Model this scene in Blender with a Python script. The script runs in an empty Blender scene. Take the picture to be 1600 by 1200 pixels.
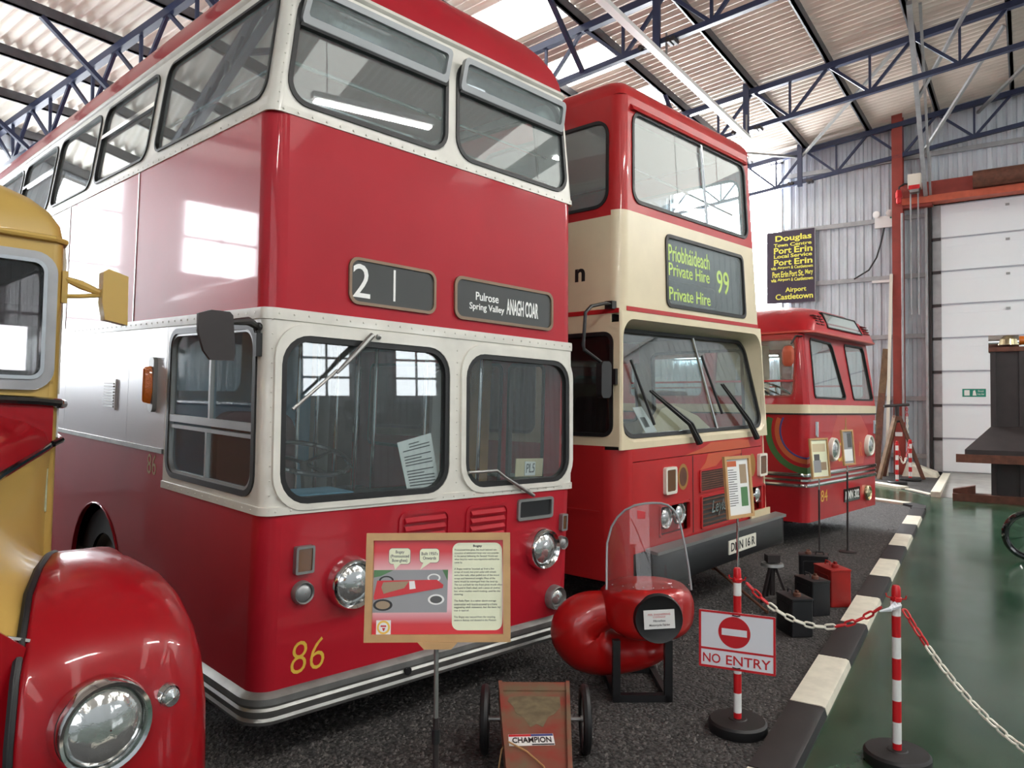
import bpy, bmesh, math, random
from mathutils import Matrix, Vector
random.seed(7)
SC = bpy.context.scene
COL = SC.collection
PI = math.pi

# ---------------------------------------------------------------- camera, world, light, exposure
YAW, PITCH, ROLL, CAM_H, FPX = math.radians(34.5), math.atan(25 / 1171), 0.004, 1.8, 1171.0
fw = Vector((math.cos(YAW) * math.cos(PITCH), math.sin(YAW) * math.cos(PITCH), math.sin(PITCH)))
rt = Vector((math.sin(YAW), -math.cos(YAW), 0))
up = rt.cross(fw)
rt2 = rt * math.cos(ROLL) + up * math.sin(ROLL)
up2 = -rt * math.sin(ROLL) + up * math.cos(ROLL)
cam_data = bpy.data.cameras.new('camera')
cam_data.sensor_fit = 'HORIZONTAL'
cam_data.sensor_width = 36.0
cam_data.lens = 36.0 * FPX / 1600.0
cam_data.clip_start = 0.05
cam = bpy.data.objects.new('camera', cam_data)
COL.objects.link(cam)
cam.matrix_world = Matrix((
    (rt2.x, up2.x, -fw.x, 0), (rt2.y, up2.y, -fw.y, 0), (rt2.z, up2.z, -fw.z, CAM_H), (0, 0, 0, 1)))
SC.camera = cam
world = bpy.data.worlds.new('sky')
SC.world = world
world.use_nodes = True
world.node_tree.nodes['Background'].inputs[0].default_value = (0.75, 0.85, 1.0, 1)
world.node_tree.nodes['Background'].inputs[1].default_value = 1.0
vs = SC.view_settings
vs.view_transform = 'Standard'
vs.look = 'None'
vs.gamma = 1.0
vs.use_curve_mapping = False
vs.exposure = 1.15
SC.cycles.max_bounces = 6
SC.cycles.diffuse_bounces = 4
SC.cycles.glossy_bounces = 3
SC.cycles.transparent_max_bounces = 20
SC.cycles.use_adaptive_sampling = True
SC.cycles.adaptive_threshold = 0.08
SC.cycles.adaptive_min_samples = 24
SC.cycles.caustics_reflective = False
SC.cycles.caustics_refractive = False
WINDOW_E, ROOF_FILL_E = 6.0, 2.0

# ---------------------------------------------------------------- materials
MATS = {}
def mat(name, col, rough=0.5, metal=0.0, coat=0.0, noise=0.0, nscale=6.0, col2=None, bump=0.0, bscale=40.0, emit=None, estr=0.0, spec=0.5):
    m = bpy.data.materials.new(name)
    m.use_nodes = True
    nt = m.node_tree
    b = nt.nodes['Principled BSDF']
    b.inputs['Base Color'].default_value = (*col, 1)
    b.inputs['Roughness'].default_value = rough
    b.inputs['Metallic'].default_value = metal
    b.inputs['Coat Weight'].default_value = coat
    b.inputs['Coat Roughness'].default_value = 0.05
    b.inputs['Specular IOR Level'].default_value = spec
    if noise or bump:
        tc = nt.nodes.new('ShaderNodeTexCoord')
    if noise:
        n = nt.nodes.new('ShaderNodeTexNoise')
        n.inputs['Scale'].default_value = nscale
        n.inputs['Detail'].default_value = 5
        nt.links.new(tc.outputs['Object'], n.inputs['Vector'])
        r = nt.nodes.new('ShaderNodeValToRGB')
        r.color_ramp.elements[0].position = 0.35
        r.color_ramp.elements[1].position = 0.7
        c2 = col2 or tuple(c * (1 - noise) for c in col)
        r.color_ramp.elements[0].color = (*c2, 1)
        r.color_ramp.elements[1].color = (*col, 1)
        nt.links.new(n.outputs['Fac'], r.inputs['Fac'])
        nt.links.new(r.outputs['Color'], b.inputs['Base Color'])
    if bump:
        n2 = nt.nodes.new('ShaderNodeTexNoise')
        n2.inputs['Scale'].default_value = bscale
        n2.inputs['Detail'].default_value = 4
        nt.links.new(tc.outputs['Object'], n2.inputs['Vector'])
        bp = nt.nodes.new('ShaderNodeBump')
        bp.inputs['Strength'].default_value = bump
        bp.inputs['Distance'].default_value = 0.02
        nt.links.new(n2.outputs['Fac'], bp.inputs['Height'])
        nt.links.new(bp.outputs['Normal'], b.inputs['Normal'])
    if emit:
        b.inputs['Emission Color'].default_value = (*emit, 1)
        b.inputs['Emission Strength'].default_value = estr
    MATS[name] = m
    return m

def glass_mat(name, tint, dust=0.04, refl=1.0):
    m = bpy.data.materials.new(name)
    m.use_nodes = True
    nt = m.node_tree
    nt.nodes.clear()
    out = nt.nodes.new('ShaderNodeOutputMaterial')
    tr = nt.nodes.new('ShaderNodeBsdfTransparent')
    tr.inputs[0].default_value = (*tint, 1)
    gl = nt.nodes.new('ShaderNodeBsdfGlossy')
    gl.inputs['Roughness'].default_value = 0.015
    gl.inputs[0].default_value = (refl, refl, refl, 1)
    df = nt.nodes.new('ShaderNodeBsdfDiffuse')
    df.inputs[0].default_value = (0.6, 0.62, 0.6, 1)
    fr = nt.nodes.new('ShaderNodeFresnel')
    ge = nt.nodes.new('ShaderNodeNewGeometry')
    mr = nt.nodes.new('ShaderNodeMapRange')
    mr.inputs['To Min'].default_value = 1.5
    mr.inputs['To Max'].default_value = 1 / 1.5
    nt.links.new(ge.outputs['Backfacing'], mr.inputs['Value'])
    nt.links.new(mr.outputs[0], fr.inputs[0])
    a = nt.nodes.new('ShaderNodeMixShader')
    nt.links.new(fr.outputs[0], a.inputs[0])
    nt.links.new(tr.outputs[0], a.inputs[1])
    nt.links.new(gl.outputs[0], a.inputs[2])
    b = nt.nodes.new('ShaderNodeMixShader')
    b.inputs[0].default_value = dust
    nt.links.new(a.outputs[0], b.inputs[1])
    nt.links.new(df.outputs[0], b.inputs[2])
    nt.links.new(b.outputs[0], out.inputs[0])
    MATS[name] = m

def emit_mat(name, col, s):
    m = bpy.data.materials.new(name)
    m.use_nodes = True
    nt = m.node_tree
    nt.nodes.clear()
    out = nt.nodes.new('ShaderNodeOutputMaterial')
    e = nt.nodes.new('ShaderNodeEmission')
    e.inputs[0].default_value = (*col, 1)
    e.inputs[1].default_value = s
    nt.links.new(e.outputs[0], out.inputs[0])
    MATS[name] = m

mat('red_paint', (0.43, 0.010, 0.022), 0.5, coat=0.35, noise=0.12, nscale=2.0, bump=0.02, bscale=3.0, spec=0.2)
mat('red_bus99', (0.47, 0.018, 0.020), 0.42, coat=0.35, noise=0.12, nscale=2.0, spec=0.25)
mat('red_bus84', (0.45, 0.015, 0.022), 0.40, coat=0.4, noise=0.15, nscale=3.0, spec=0.25)
mat('red_wing', (0.30, 0.003, 0.008), 0.3, coat=0.4, spec=0.2)
mat('faded_red', (0.48, 0.05, 0.035), 0.4, coat=0.2)
mat('orange_patch', (0.55, 0.09, 0.03), 0.4, coat=0.2)
mat('white_paint', (0.72, 0.70, 0.63), 0.35, coat=0.3, noise=0.12, nscale=7.0)
mat('silver_paint', (0.70, 0.70, 0.72), 0.3, metal=0.15, coat=0.5, bump=0.03, bscale=2.5)
mat('cream_paint', (0.72, 0.62, 0.42), 0.35, coat=0.3, noise=0.06, nscale=5.0)
mat('yellow_paint', (0.55, 0.36, 0.09), 0.4, coat=0.35, noise=0.06, nscale=3.0)
mat('rubber', (0.007, 0.007, 0.0075), 0.5)
mat('black', (0.01, 0.01, 0.011), 0.4)
mat('gloss_black', (0.008, 0.008, 0.009), 0.08, coat=1.0)
mat('dark_interior', (0.035, 0.032, 0.03), 0.7)
mat('grey_interior', (0.30, 0.30, 0.28), 0.6)
mat('ceiling_lining', (0.68, 0.68, 0.64), 0.5)
mat('bronze', (0.22, 0.15, 0.10), 0.35, metal=0.6)
mat('brown_interior', (0.12, 0.09, 0.07), 0.6)
mat('blue_interior', (0.10, 0.25, 0.36), 0.5, noise=0.15)
mat('wood_interior', (0.42, 0.22, 0.07), 0.5, noise=0.2)
mat('seat_cloth', (0.10, 0.03, 0.03), 0.9)
mat('seat_cream', (0.62, 0.52, 0.33), 0.6)
mat('chrome', (0.78, 0.78, 0.78), 0.10, metal=1.0)
mat('brass_chrome', (0.75, 0.66, 0.42), 0.18, metal=1.0)
mat('aluminium', (0.36, 0.36, 0.345), 0.44, metal=0.85, noise=0.25, nscale=9.0)
mat('dull_metal', (0.30, 0.30, 0.29), 0.45, metal=0.7)
mat('grey_frame', (0.33, 0.34, 0.34), 0.4, metal=0.5)
mat('lamp_glass', (0.62, 0.63, 0.62), 0.10, metal=0.8, bump=0.12, bscale=25.0)
mat('amber', (0.75, 0.17, 0.01), 0.2, coat=0.8, bump=0.3, bscale=80.0)
mat('dark_amber', (0.13, 0.05, 0.015), 0.25, coat=0.5)
mat('gold_letter', (0.70, 0.46, 0.06), 0.4)
mat('faded_gold', (0.35, 0.17, 0.04), 0.5)
mat('white_letter', (0.85, 0.85, 0.82), 0.5)
mat('lime_letter', (0.62, 0.75, 0.05), 0.5, emit=(0.6, 0.75, 0.05), estr=0.25)
mat('board_letter', (0.80, 0.78, 0.12), 0.5)
mat('board_purple', (0.035, 0.022, 0.045), 0.5)
mat('blind', (0.055, 0.055, 0.05), 0.10, coat=0.8)
mat('paper', (0.80, 0.80, 0.78), 0.6)
mat('print_grey', (0.10, 0.10, 0.10), 0.7)
mat('pine', (0.56, 0.33, 0.14), 0.5, noise=0.15, nscale=14.0)
mat('worn_wood', (0.20, 0.16, 0.09), 0.8, noise=0.4, nscale=20.0)
mat('old_wood', (0.22, 0.13, 0.07), 0.7, noise=0.4, nscale=10.0)
mat('rust', (0.16, 0.06, 0.035), 0.7, noise=0.4, nscale=10.0)
mat('dark_steel', (0.026, 0.019, 0.019), 0.5, noise=0.3)
mat('sign_red', (0.55, 0.012, 0.02), 0.4)
mat('sign_white', (0.75, 0.77, 0.82), 0.4)
mat('panel_red', (0.60, 0.02, 0.03), 0.4)
mat('panel_pink', (0.80, 0.45, 0.50), 0.4)
mat('panel_cream', (0.80, 0.82, 0.60), 0.4)
mat('print_road', (0.30, 0.30, 0.31), 0.5)
mat('print_green', (0.08, 0.20, 0.08), 0.5)
mat('print_brown', (0.35, 0.25, 0.16), 0.5)
mat('logo_yellow', (0.80, 0.50, 0.08), 0.5)
mat('plastic_red', (0.55, 0.010, 0.015), 0.35)
mat('plastic_white', (0.80, 0.80, 0.78), 0.4)
mat('plastic_ivory', (0.75, 0.72, 0.62), 0.4)
mat('fairing_red', (0.38, 0.005, 0.005), 0.3, coat=0.4)
mat('can_red', (0.35, 0.012, 0.008), 0.5, noise=0.3)
mat('can_black', (0.014, 0.014, 0.016), 0.45, noise=0.3)
mat('cart_red', (0.28, 0.02, 0.015), 0.6, noise=0.75, nscale=5.0, col2=(0.16, 0.12, 0.07))
mat('truss_blue', (0.022, 0.032, 0.080), 0.45, noise=0.2)
mat('purlin_grey', (0.10, 0.10, 0.11), 0.5, noise=0.3)
mat('galvanised', (0.42, 0.43, 0.44), 0.4, metal=0.4, noise=0.2)
mat('roof_sheet', (0.62, 0.54, 0.47), 0.6, noise=0.18, nscale=1.2, emit=(1.0, 0.87, 0.75), estr=0.03)  # weak emission put in to lift the dim roof underside
mat('wall_sheet', (0.575, 0.625, 0.675), 0.42, noise=0.12, nscale=2.0)
mat('column_red', (0.34, 0.05, 0.035), 0.5, noise=0.2)
mat('beam_red', (0.60, 0.12, 0.06), 0.5, noise=0.2)
mat('door_white', (0.85, 0.90, 0.93), 0.4)
mat('door_joint', (0.45, 0.47, 0.53), 0.4, metal=0.2)
mat('kerb_white', (0.72, 0.68, 0.56), 0.6, noise=0.15, nscale=12.0)
mat('kerb_black', (0.014, 0.011, 0.0115), 0.5, noise=0.4, nscale=5.0)
mat('concrete', (0.33, 0.32, 0.30), 0.6, noise=0.25, nscale=3.0)
mat('exit_green', (0.01, 0.25, 0.17), 0.4)
mat('ring_green', (0.06, 0.16, 0.05), 0.4)
mat('ring_orange', (0.55, 0.12, 0.04), 0.4)
mat('ring_blue', (0.06, 0.07, 0.25), 0.4)
mat('stone_a', (0.17, 0.155, 0.145), 0.85, noise=0.8, nscale=45.0)
glass_mat('glass', (0.86, 0.90, 0.90), 0.03)
glass_mat('upper_glass', (0.86, 0.92, 0.93), 0.16)
glass_mat('dark_glass', (0.30, 0.29, 0.29), 0.01)
glass_mat('perspex', (0.82, 0.78, 0.78), 0.05)
emit_mat('daylight', (0.92, 0.96, 1.0), WINDOW_E)
emit_mat('assumed_daylight', (0.95, 0.97, 1.0), WINDOW_E * 0.24)
emit_mat('fluorescent', (1.0, 0.98, 0.95), 95.0)  # tubes of the assumed battens only
emit_mat('bright_daylight', (0.92, 0.96, 1.0), WINDOW_E * 2.5)
emit_mat('open_daylight', (0.94, 0.97, 1.0), WINDOW_E * 5.0)
emit_mat('roof_fill', (1.0, 0.97, 0.90), ROOF_FILL_E)  # fill light for the emissive sheets added to the roof

def gravel_mat():
    m = mat('gravel', (0.11, 0.10, 0.095), 0.9)
    nt = m.node_tree
    b = nt.nodes['Principled BSDF']
    tc = nt.nodes.new('ShaderNodeTexCoord')
    v = nt.nodes.new('ShaderNodeTexVoronoi')
    v.inputs['Scale'].default_value = 55
    r = nt.nodes.new('ShaderNodeValToRGB')
    r.color_ramp.elements[0].color = (0.010, 0.009, 0.009, 1)
    r.color_ramp.elements[1].color = (0.092, 0.084, 0.08, 1)
    nt.links.new(tc.outputs['Object'], v.inputs['Vector'])
    nt.links.new(v.outputs['Color'], r.inputs['Fac'])
    nt.links.new(r.outputs['Color'], b.inputs['Base Color'])
    bp = nt.nodes.new('ShaderNodeBump')
    bp.inputs['Strength'].default_value = 0.9
    bp.inputs['Distance'].default_value = 0.02
    bp.invert = True
    nt.links.new(v.outputs['Distance'], bp.inputs['Height'])
    nt.links.new(bp.outputs['Normal'], b.inputs['Normal'])
gravel_mat()

def floor_mat():
    m = mat('green_floor', (0.05, 0.085, 0.06), 0.22)
    nt = m.node_tree
    b = nt.nodes['Principled BSDF']
    tc = nt.nodes.new('ShaderNodeTexCoord')
    n = nt.nodes.new('ShaderNodeTexNoise')
    n.inputs['Scale'].default_value = 1.3
    n.inputs['Detail'].default_value = 8
    n.inputs['Roughness'].default_value = 0.65
    nt.links.new(tc.outputs['Object'], n.inputs['Vector'])
    r = nt.nodes.new('ShaderNodeValToRGB')
    r.color_ramp.elements[0].position = 0.38
    r.color_ramp.elements[0].color = (0.008, 0.044, 0.020, 1)
    r.color_ramp.elements[1].position = 0.68
    r.color_ramp.elements[1].color = (0.052, 0.095, 0.060, 1)
    nt.links.new(n.outputs['Fac'], r.inputs['Fac'])
    nt.links.new(r.outputs['Color'], b.inputs['Base Color'])
    rr_ = nt.nodes.new('ShaderNodeMapRange')
    rr_.inputs['To Min'].default_value = 0.09
    rr_.inputs['To Max'].default_value = 0.27
    nt.links.new(n.outputs['Fac'], rr_.inputs['Value'])
    nt.links.new(rr_.outputs[0], b.inputs['Roughness'])
floor_mat()

# ---------------------------------------------------------------- mesh helpers
def ident(a, b, d):
    return (a, b, d)

def rr(x0, y0, x1, y1, r, n=6):
    pts = []
    r = min(r, (x1 - x0) / 2 - 1e-4, (y1 - y0) / 2 - 1e-4)
    for cx, cy, a0 in ((x1 - r, y0 + r, -90), (x1 - r, y1 - r, 0), (x0 + r, y1 - r, 90), (x0 + r, y0 + r, 180)):
        for i in range(n + 1):
            a = math.radians(a0 + 90 * i / n)
            pts.append((cx + r * math.cos(a), cy + r * math.sin(a)))
    return pts

def rect(x0, y0, x1, y1):
    return [(x0, y0), (x1, y0), (x1, y1), (x0, y1)]

def circ(cx, cy, r, n=24, a0=0.0, ry=None):
    ry = ry or r
    return [(cx + r * math.cos(a0 + 2 * PI * i / n), cy + ry * math.sin(a0 + 2 * PI * i / n)) for i in range(n)]

class MB:
    def __init__(s):
        s.v = []
        s.f = []
    def add(s, vs_, fs):
        o = len(s.v)
        s.v += [tuple(p) for p in vs_]
        s.f += [tuple(i + o for i in f) for f in fs]
        return s
    def box(s, x0, y0, z0, x1, y1, z1, M=None):
        p = [(x, y, z) for z in (z0, z1) for x, y in ((x0, y0), (x1, y0), (x1, y1), (x0, y1))]
        if M:
            p = [M(*q) for q in p]
        return s.add(p, [(0, 3, 2, 1), (4, 5, 6, 7), (0, 1, 5, 4), (1, 2, 6, 5), (2, 3, 7, 6), (3, 0, 4, 7)])
    def bar(s, p0, p1, a, b=None, upv=(0, 0, 1)):
        b = b or a
        p0, p1 = Vector(p0), Vector(p1)
        d = (p1 - p0).normalized()
        x = d.cross(Vector(upv))
        if x.length < 1e-3:
            x = d.cross(Vector((1, 0, 0)))
        x.normalize()
        y = x.cross(d)
        q = []
        for p in (p0, p1):
            for i, j in ((-1, -1), (1, -1), (1, 1), (-1, 1)):
                q.append(p + x * (i * a / 2) + y * (j * b / 2))
        return s.add(q, [(0, 3, 2, 1), (4, 5, 6, 7), (0, 1, 5, 4), (1, 2, 6, 5), (2, 3, 7, 6), (3, 0, 4, 7)])
    def tube(s, path, r, n=8, closed=False, rr_=None):
        pts = [Vector(p) for p in path]
        m = len(pts)
        rings = []
        prev = None
        for i, p in enumerate(pts):
            if closed:
                t = pts[(i + 1) % m] - pts[i - 1]
            else:
                t = pts[min(i + 1, m - 1)] - pts[max(i - 1, 0)]
            t.normalize()
            if prev is None:
                x = t.cross(Vector((0, 0, 1)))
                if x.length < 1e-2:
                    x = t.cross(Vector((1, 0, 0)))
            else:
                x = prev - t * prev.dot(t)
            x.normalize()
            prev = x
            y = t.cross(x)
            ra = r[i] if isinstance(r, (list, tuple)) else r
            rings.append([p + x * (ra * math.cos(2 * PI * k / n)) + y * (ra * math.sin(2 * PI * k / n)) for k in range(n)])
        return s.loft(rings, closed_v=closed, cap=not closed)
    def cyl(s, p0, p1, r0, r1=None, n=16):
        return s.tube([p0, p1], [r0, r0 if r1 is None else r1], n)
    def loft(s, rings, closed_v=False, cap=True, closed_u=True):
        n = len(rings[0])
        vs_ = [p for R in rings for p in R]
        fs = []
        m = len(rings)
        for i in range(m if closed_v else m - 1):
            j = (i + 1) % m
            for k in range(n if closed_u else n - 1):
                l = (k + 1) % n
                fs.append((i * n + k, i * n + l, j * n + l, j * n + k))
        if cap and not closed_v:
            fs.append(tuple(range(n - 1, -1, -1)))
            fs.append(tuple((m - 1) * n + k for k in range(n)))
        return s.add(vs_, fs)
    def lathe(s, prof, org, axis, n=24, cap=False):
        ax = Vector(axis).normalized()
        x = ax.cross(Vector((0, 0, 1)))
        if x.length < 1e-2:
            x = ax.cross(Vector((1, 0, 0)))
        x.normalize()
        y = ax.cross(x)
        o = Vector(org)
        rings = [[o + ax * h + x * (r * math.cos(2 * PI * k / n)) + y * (r * math.sin(2 * PI * k / n)) for k in range(n)] for r, h in prof]
        return s.loft(rings, cap=cap)
    def ball(s, c, r, n=8, sc=(1, 1, 1)):
        rings = []
        for i in range(1, n):
            a = PI * i / n
            rings.append([(c[0] + sc[0] * r * math.sin(a) * math.cos(2 * PI * k / (n * 2)), c[1] + sc[1] * r * math.sin(a) * math.sin(2 * PI * k / (n * 2)), c[2] + sc[2] * r * math.cos(a)) for k in range(n * 2)])
        return s.loft(rings)
    def prism(s, poly, h0, h1, M=ident):
        n = len(poly)
        vs_ = [M(a, b, h0) for a, b in poly] + [M(a, b, h1) for a, b in poly]
        fs = [tuple(range(n - 1, -1, -1)), tuple(range(n, 2 * n))] + [(i, (i + 1) % n, n + (i + 1) % n, n + i) for i in range(n)]
        return s.add(vs_, fs)
    def plate(s, outer, holes, d0, d1, M=ident):
        """flat plate with holes, in (a, b), from depth d0 to d1 (numbers or functions of b)"""
        bm = bmesh.new()
        loops = []
        idx = 0
        for lp in [outer] + list(holes):
            vv = [bm.verts.new((a, b, 0)) for a, b in lp]
            for i in range(len(vv)):
                bm.edges.new((vv[i], vv[(i + 1) % len(vv)]))
            loops.append((idx, len(vv)))
            idx += len(vv)
        bm.verts.index_update()
        bmesh.ops.triangle_fill(bm, use_beauty=True, use_dissolve=False, edges=bm.edges[:], normal=(0, 0, 1))
        bm.verts.index_update()
        tris = [tuple(v.index for v in f.verts) for f in bm.faces]
        P = [(v.co.x, v.co.y) for v in bm.verts]
        bm.free()
        g0 = d0 if callable(d0) else (lambda b: d0)
        g1 = d1 if callable(d1) else (lambda b: d1)
        n = len(P)
        vs_ = [M(a, b, g0(b)) for a, b in P] + [M(a, b, g1(b)) for a, b in P]
        fs = list(tris) + [tuple(i + n for i in reversed(t)) for t in tris]
        for st, ln in loops:
            for i in range(ln):
                a, b = st + i, st + (i + 1) % ln
                fs.append((b, a, a + n, b + n))
        return s.add(vs_, fs)
    def ring(s, outer, inner, d0, d1, M=ident):
        return s.plate(outer, [inner], d0, d1, M)
    def mesh(s, name, material, smooth=32):
        me = bpy.data.meshes.new(name)
        me.from_pydata(s.v, [], s.f)
        bm = bmesh.new()
        bm.from_mesh(me)
        bmesh.ops.recalc_face_normals(bm, faces=bm.faces[:])
        bm.to_mesh(me)
        bm.free()
        me.materials.append(MATS[material])
        if smooth:
            me.shade_smooth()
            me.set_sharp_from_angle(angle=math.radians(smooth))
        return me
    def build(s, name, material, parent=None, smooth=32):
        return link(name, s.mesh(name, material, smooth), parent)

def link(name, data, parent=None, M=None):
    o = bpy.data.objects.new(name, data)
    COL.objects.link(o)
    if parent is not None:
        o.parent = parent
    if M is not None:
        o.matrix_local = M
    return o

def thing(name, label, cat, M=None, loc=None, rz=0.0, group=None, kind=None):
    o = bpy.data.objects.new(name, None)
    o.empty_display_size = 0.2
    COL.objects.link(o)
    if M is not None:
        o.matrix_world = M
    elif loc is not None:
        o.matrix_world = Matrix.Translation(loc) @ Matrix.Rotation(rz, 4, 'Z')
    return tag(o, label, cat, group, kind)

def tag(o, label=None, cat=None, group=None, kind=None):
    if label:
        o['label'] = label
    if cat:
        o['category'] = cat
    if group:
        o['group'] = group
    if kind:
        o['kind'] = kind
    return o

def structure(name, label=None, cat=None):
    o = bpy.data.objects.new(name, None)
    o.empty_display_size = 0.2
    COL.objects.link(o)
    return tag(o, label, cat, None, 'structure')

TEXT_CACHE = {}
def text(name, body, x0, y0, x1, y1, material, parent, M, off=0.0, shear=0.0, ext=0.0015, keep=False):
    """lettering fitted into the box x0..x1, y0..y1 of the plane that M maps (x right, y up, z out of the face)"""
    key = (body, off, shear)
    if key not in TEXT_CACHE:
        cu = bpy.data.curves.new('lettering', 'FONT')
        cu.body = body
        cu.size = 1.0
        cu.offset = off
        cu.shear = shear
        cu.extrude = 0.01
        cu.resolution_u = 3
        cu.align_x = 'CENTER'
        ob = bpy.data.objects.new('lettering', cu)
        me = bpy.data.meshes.new_from_object(ob)
        bpy.data.objects.remove(ob)
        bpy.data.curves.remove(cu)
        co = [v.co.copy() for v in me.vertices]
        fs = [tuple(p.vertices) for p in me.polygons]
        bpy.data.meshes.remove(me)
        TEXT_CACHE[key] = (co, fs)
    co, fs = TEXT_CACHE[key]
    ax0, ax1 = min(c.x for c in co), max(c.x for c in co)
    ay0, ay1 = min(c.y for c in co), max(c.y for c in co)
    sx, sy = (x1 - x0) / (ax1 - ax0), (y1 - y0) / max(ay1 - ay0, 1e-6)
    if keep:
        sx = sy = min(sx, sy)
    cx, cy = (x0 + x1) / 2, (y0 + y1) / 2
    mb = MB()
    mb.v = [tuple(M(cx + (c.x - (ax0 + ax1) / 2) * sx, cy + (c.y - (ay0 + ay1) / 2) * sy, ext * (1 if c.z > 0 else 0.0))) for c in co]
    mb.f = fs
    return mb.build(name, material, parent, smooth=0)

# ---------------------------------------------------------------- the building
X0, X1, Y0, Y1, RIDGE = -7.0, 21.0, -12.0, 17.0, -4.0
def roof_z(y):
    return 9.64 - 0.11 * abs(y - RIDGE)
def kerb_y(x):
    return 0.957 + 0.045 * (x - 4.59)

floor = structure('floor', 'green painted concrete floor of the museum hall', 'floor')
MB().box(X0, Y0, -0.12, X1, Y1, 0.0).build('green_slab', 'green_floor', floor)
gp = [(X0, kerb_y(X0) + 0.12), (13.3, kerb_y(13.3) + 0.12), (14.55, 1.62), (14.9, 2.3), (16.0, 4.4), (17.0, Y1), (X0, Y1)]
MB().prism(gp, -0.05, 0.012).build('gravel_bed', 'gravel', floor)
gs = [(16.2, 1.5), (17.3, 2.16), (17.9, 2.72), (19.0, 5.0), (19.6, Y1), (X1, Y1), (X1, 1.6)]
MB().prism(gs, -0.05, 0.010).build('gravel_strip', 'gravel', floor)
def strip(pts, wd, h, name, m, par):
    mb = MB()
    for (ax, ay), (bx, by) in zip(pts, pts[1:]):
        d = Vector((bx - ax, by - ay, 0)).normalized()
        n = Vector((-d.y, d.x, 0)) * wd / 2
        mb.prism([(ax - n.x, ay - n.y), (bx - n.x, by - n.y), (bx + n.x, by + n.y), (ax + n.x, ay + n.y)], 0.002, h)
    return mb.build(name, m, par)
strip([(14.62, 1.72), (14.95, 2.32), (16.0, 4.4)], 0.22, 0.05, 'edge_line', 'kerb_white', floor)
strip([(17.32, 2.12), (17.93, 2.72), (19.0, 5.0)], 0.25, 0.05, 'edge_line', 'kerb_white', floor)
strip([(16.45, 1.52), (17.2, 2.02)], 0.12, 0.03, 'edge_line', 'kerb_white', floor)
MB().add([(16.25, -8, 0.003), (X1, -8, 0.10), (X1, 1.55, 0.10), (16.25, 1.40, 0.003), (16.25, -8, -0.05), (X1, -8, -0.05), (X1, 1.55, -0.05), (16.25, 1.40, -0.05)],
         [(0, 1, 2, 3), (7, 6, 5, 4), (0, 4, 5, 1), (1, 5, 6, 2), (2, 6, 7, 3), (3, 7, 4, 0)]).build('concrete_ramp', 'concrete', floor)
strip([(16.2, 1.44), (20.7, 1.60)], 0.16, 0.10, 'edge_line', 'kerb_white', floor)
MB().add([(20.2, 1.75, 0), (20.2, 2.5, 0), (20.9, 2.5, 0), (20.9, 1.75, 0), (20.3, 1.8, 0.12), (20.3, 2.4, 0.34), (20.8, 2.4, 0.34), (20.8, 1.8, 0.12)],
         [(3, 2, 1, 0), (4, 5, 6, 7), (0, 1, 5, 4), (1, 2, 6, 5), (2, 3, 7, 6), (3, 0, 4, 7)]).build('painted_block', 'kerb_white', floor)
# loose stones on the near gravel
KEEP_CLEAR = [(4.08, 1.31, .19), (6.05, 1.5, .2), (6.72, 1.52, .2), (7.75, 1.74, .2), (7.12, 1.44, .2), (5.3, 1.69, .13), (9.3, 2.01, .13), (9.62, 1.76, .13), (3.25, 2.1, .36), (2.85, 1.8, .36), (2.6, 1.65, .34), (4.3, 2.0, .42), (6.9, 1.9, .2), (6.43, 1.81, .08)]
st = MB()
for i in range(15000):
    t = random.random()
    x = 2.2 + 9.5 * t * t
    y = kerb_y(x) + 0.26 + random.random() * 2.6
    if x > 9.2 and y > 2.6 or any((x - ex) ** 2 + (y - ey) ** 2 < er * er for ex, ey, er in KEEP_CLEAR):
        continue
    r = random.uniform(0.006, 0.016)
    q = [(x + r * random.uniform(.6, 1.2) * math.cos(a + i), y + r * random.uniform(.6, 1.2) * math.sin(a + i), 0.011) for a in (0, 1.6, 3.1, 4.7)]
    st.add(q + [(x + r * .3, y, 0.012 + r * random.uniform(.5, .9))], [(0, 1, 4), (1, 2, 4), (2, 3, 4), (3, 0, 4)])
tag(st.build('gravel_stones', 'stone_a', None, smooth=0), 'loose grey gravel lying in front of the parked buses', 'gravel', kind='stuff')

# painted kerb: black and white blocks
kerb = structure('trim_1', 'kerb of black and white painted blocks edging the gravel', 'kerb')
def kerb_mesh(m):
    mb = MB()
    pr = [(0.0, 0.0), (0.012, 0.042), (0.03, 0.05), (0.205, 0.05), (0.215, 0.0)]
    mb.loft([[(0.006, a, b) for a, b in pr], [(0.932, a, b) for a, b in pr]])
    return mb.mesh('kerb_block', m)
KM = {m: kerb_mesh(m) for m in ('kerb_white', 'kerb_black')}
for k in range(-9, 10):
    x = 4.59 + 0.938 * k
    link('kerb_block', KM['kerb_white' if k % 2 == 0 else 'kerb_black'], kerb,
         Matrix.Translation((x, kerb_y(x), 0)) @ Matrix.Rotation(math.atan(0.045), 4, 'Z'))
MB().prism([(13.98, 1.385), (14.4, 1.42), (14.72, 1.66), (14.5, 1.78), (14.25, 1.6), (13.97, 1.60)], 0.0, 0.05).build('kerb_corner', 'kerb_black', kerb)

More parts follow.
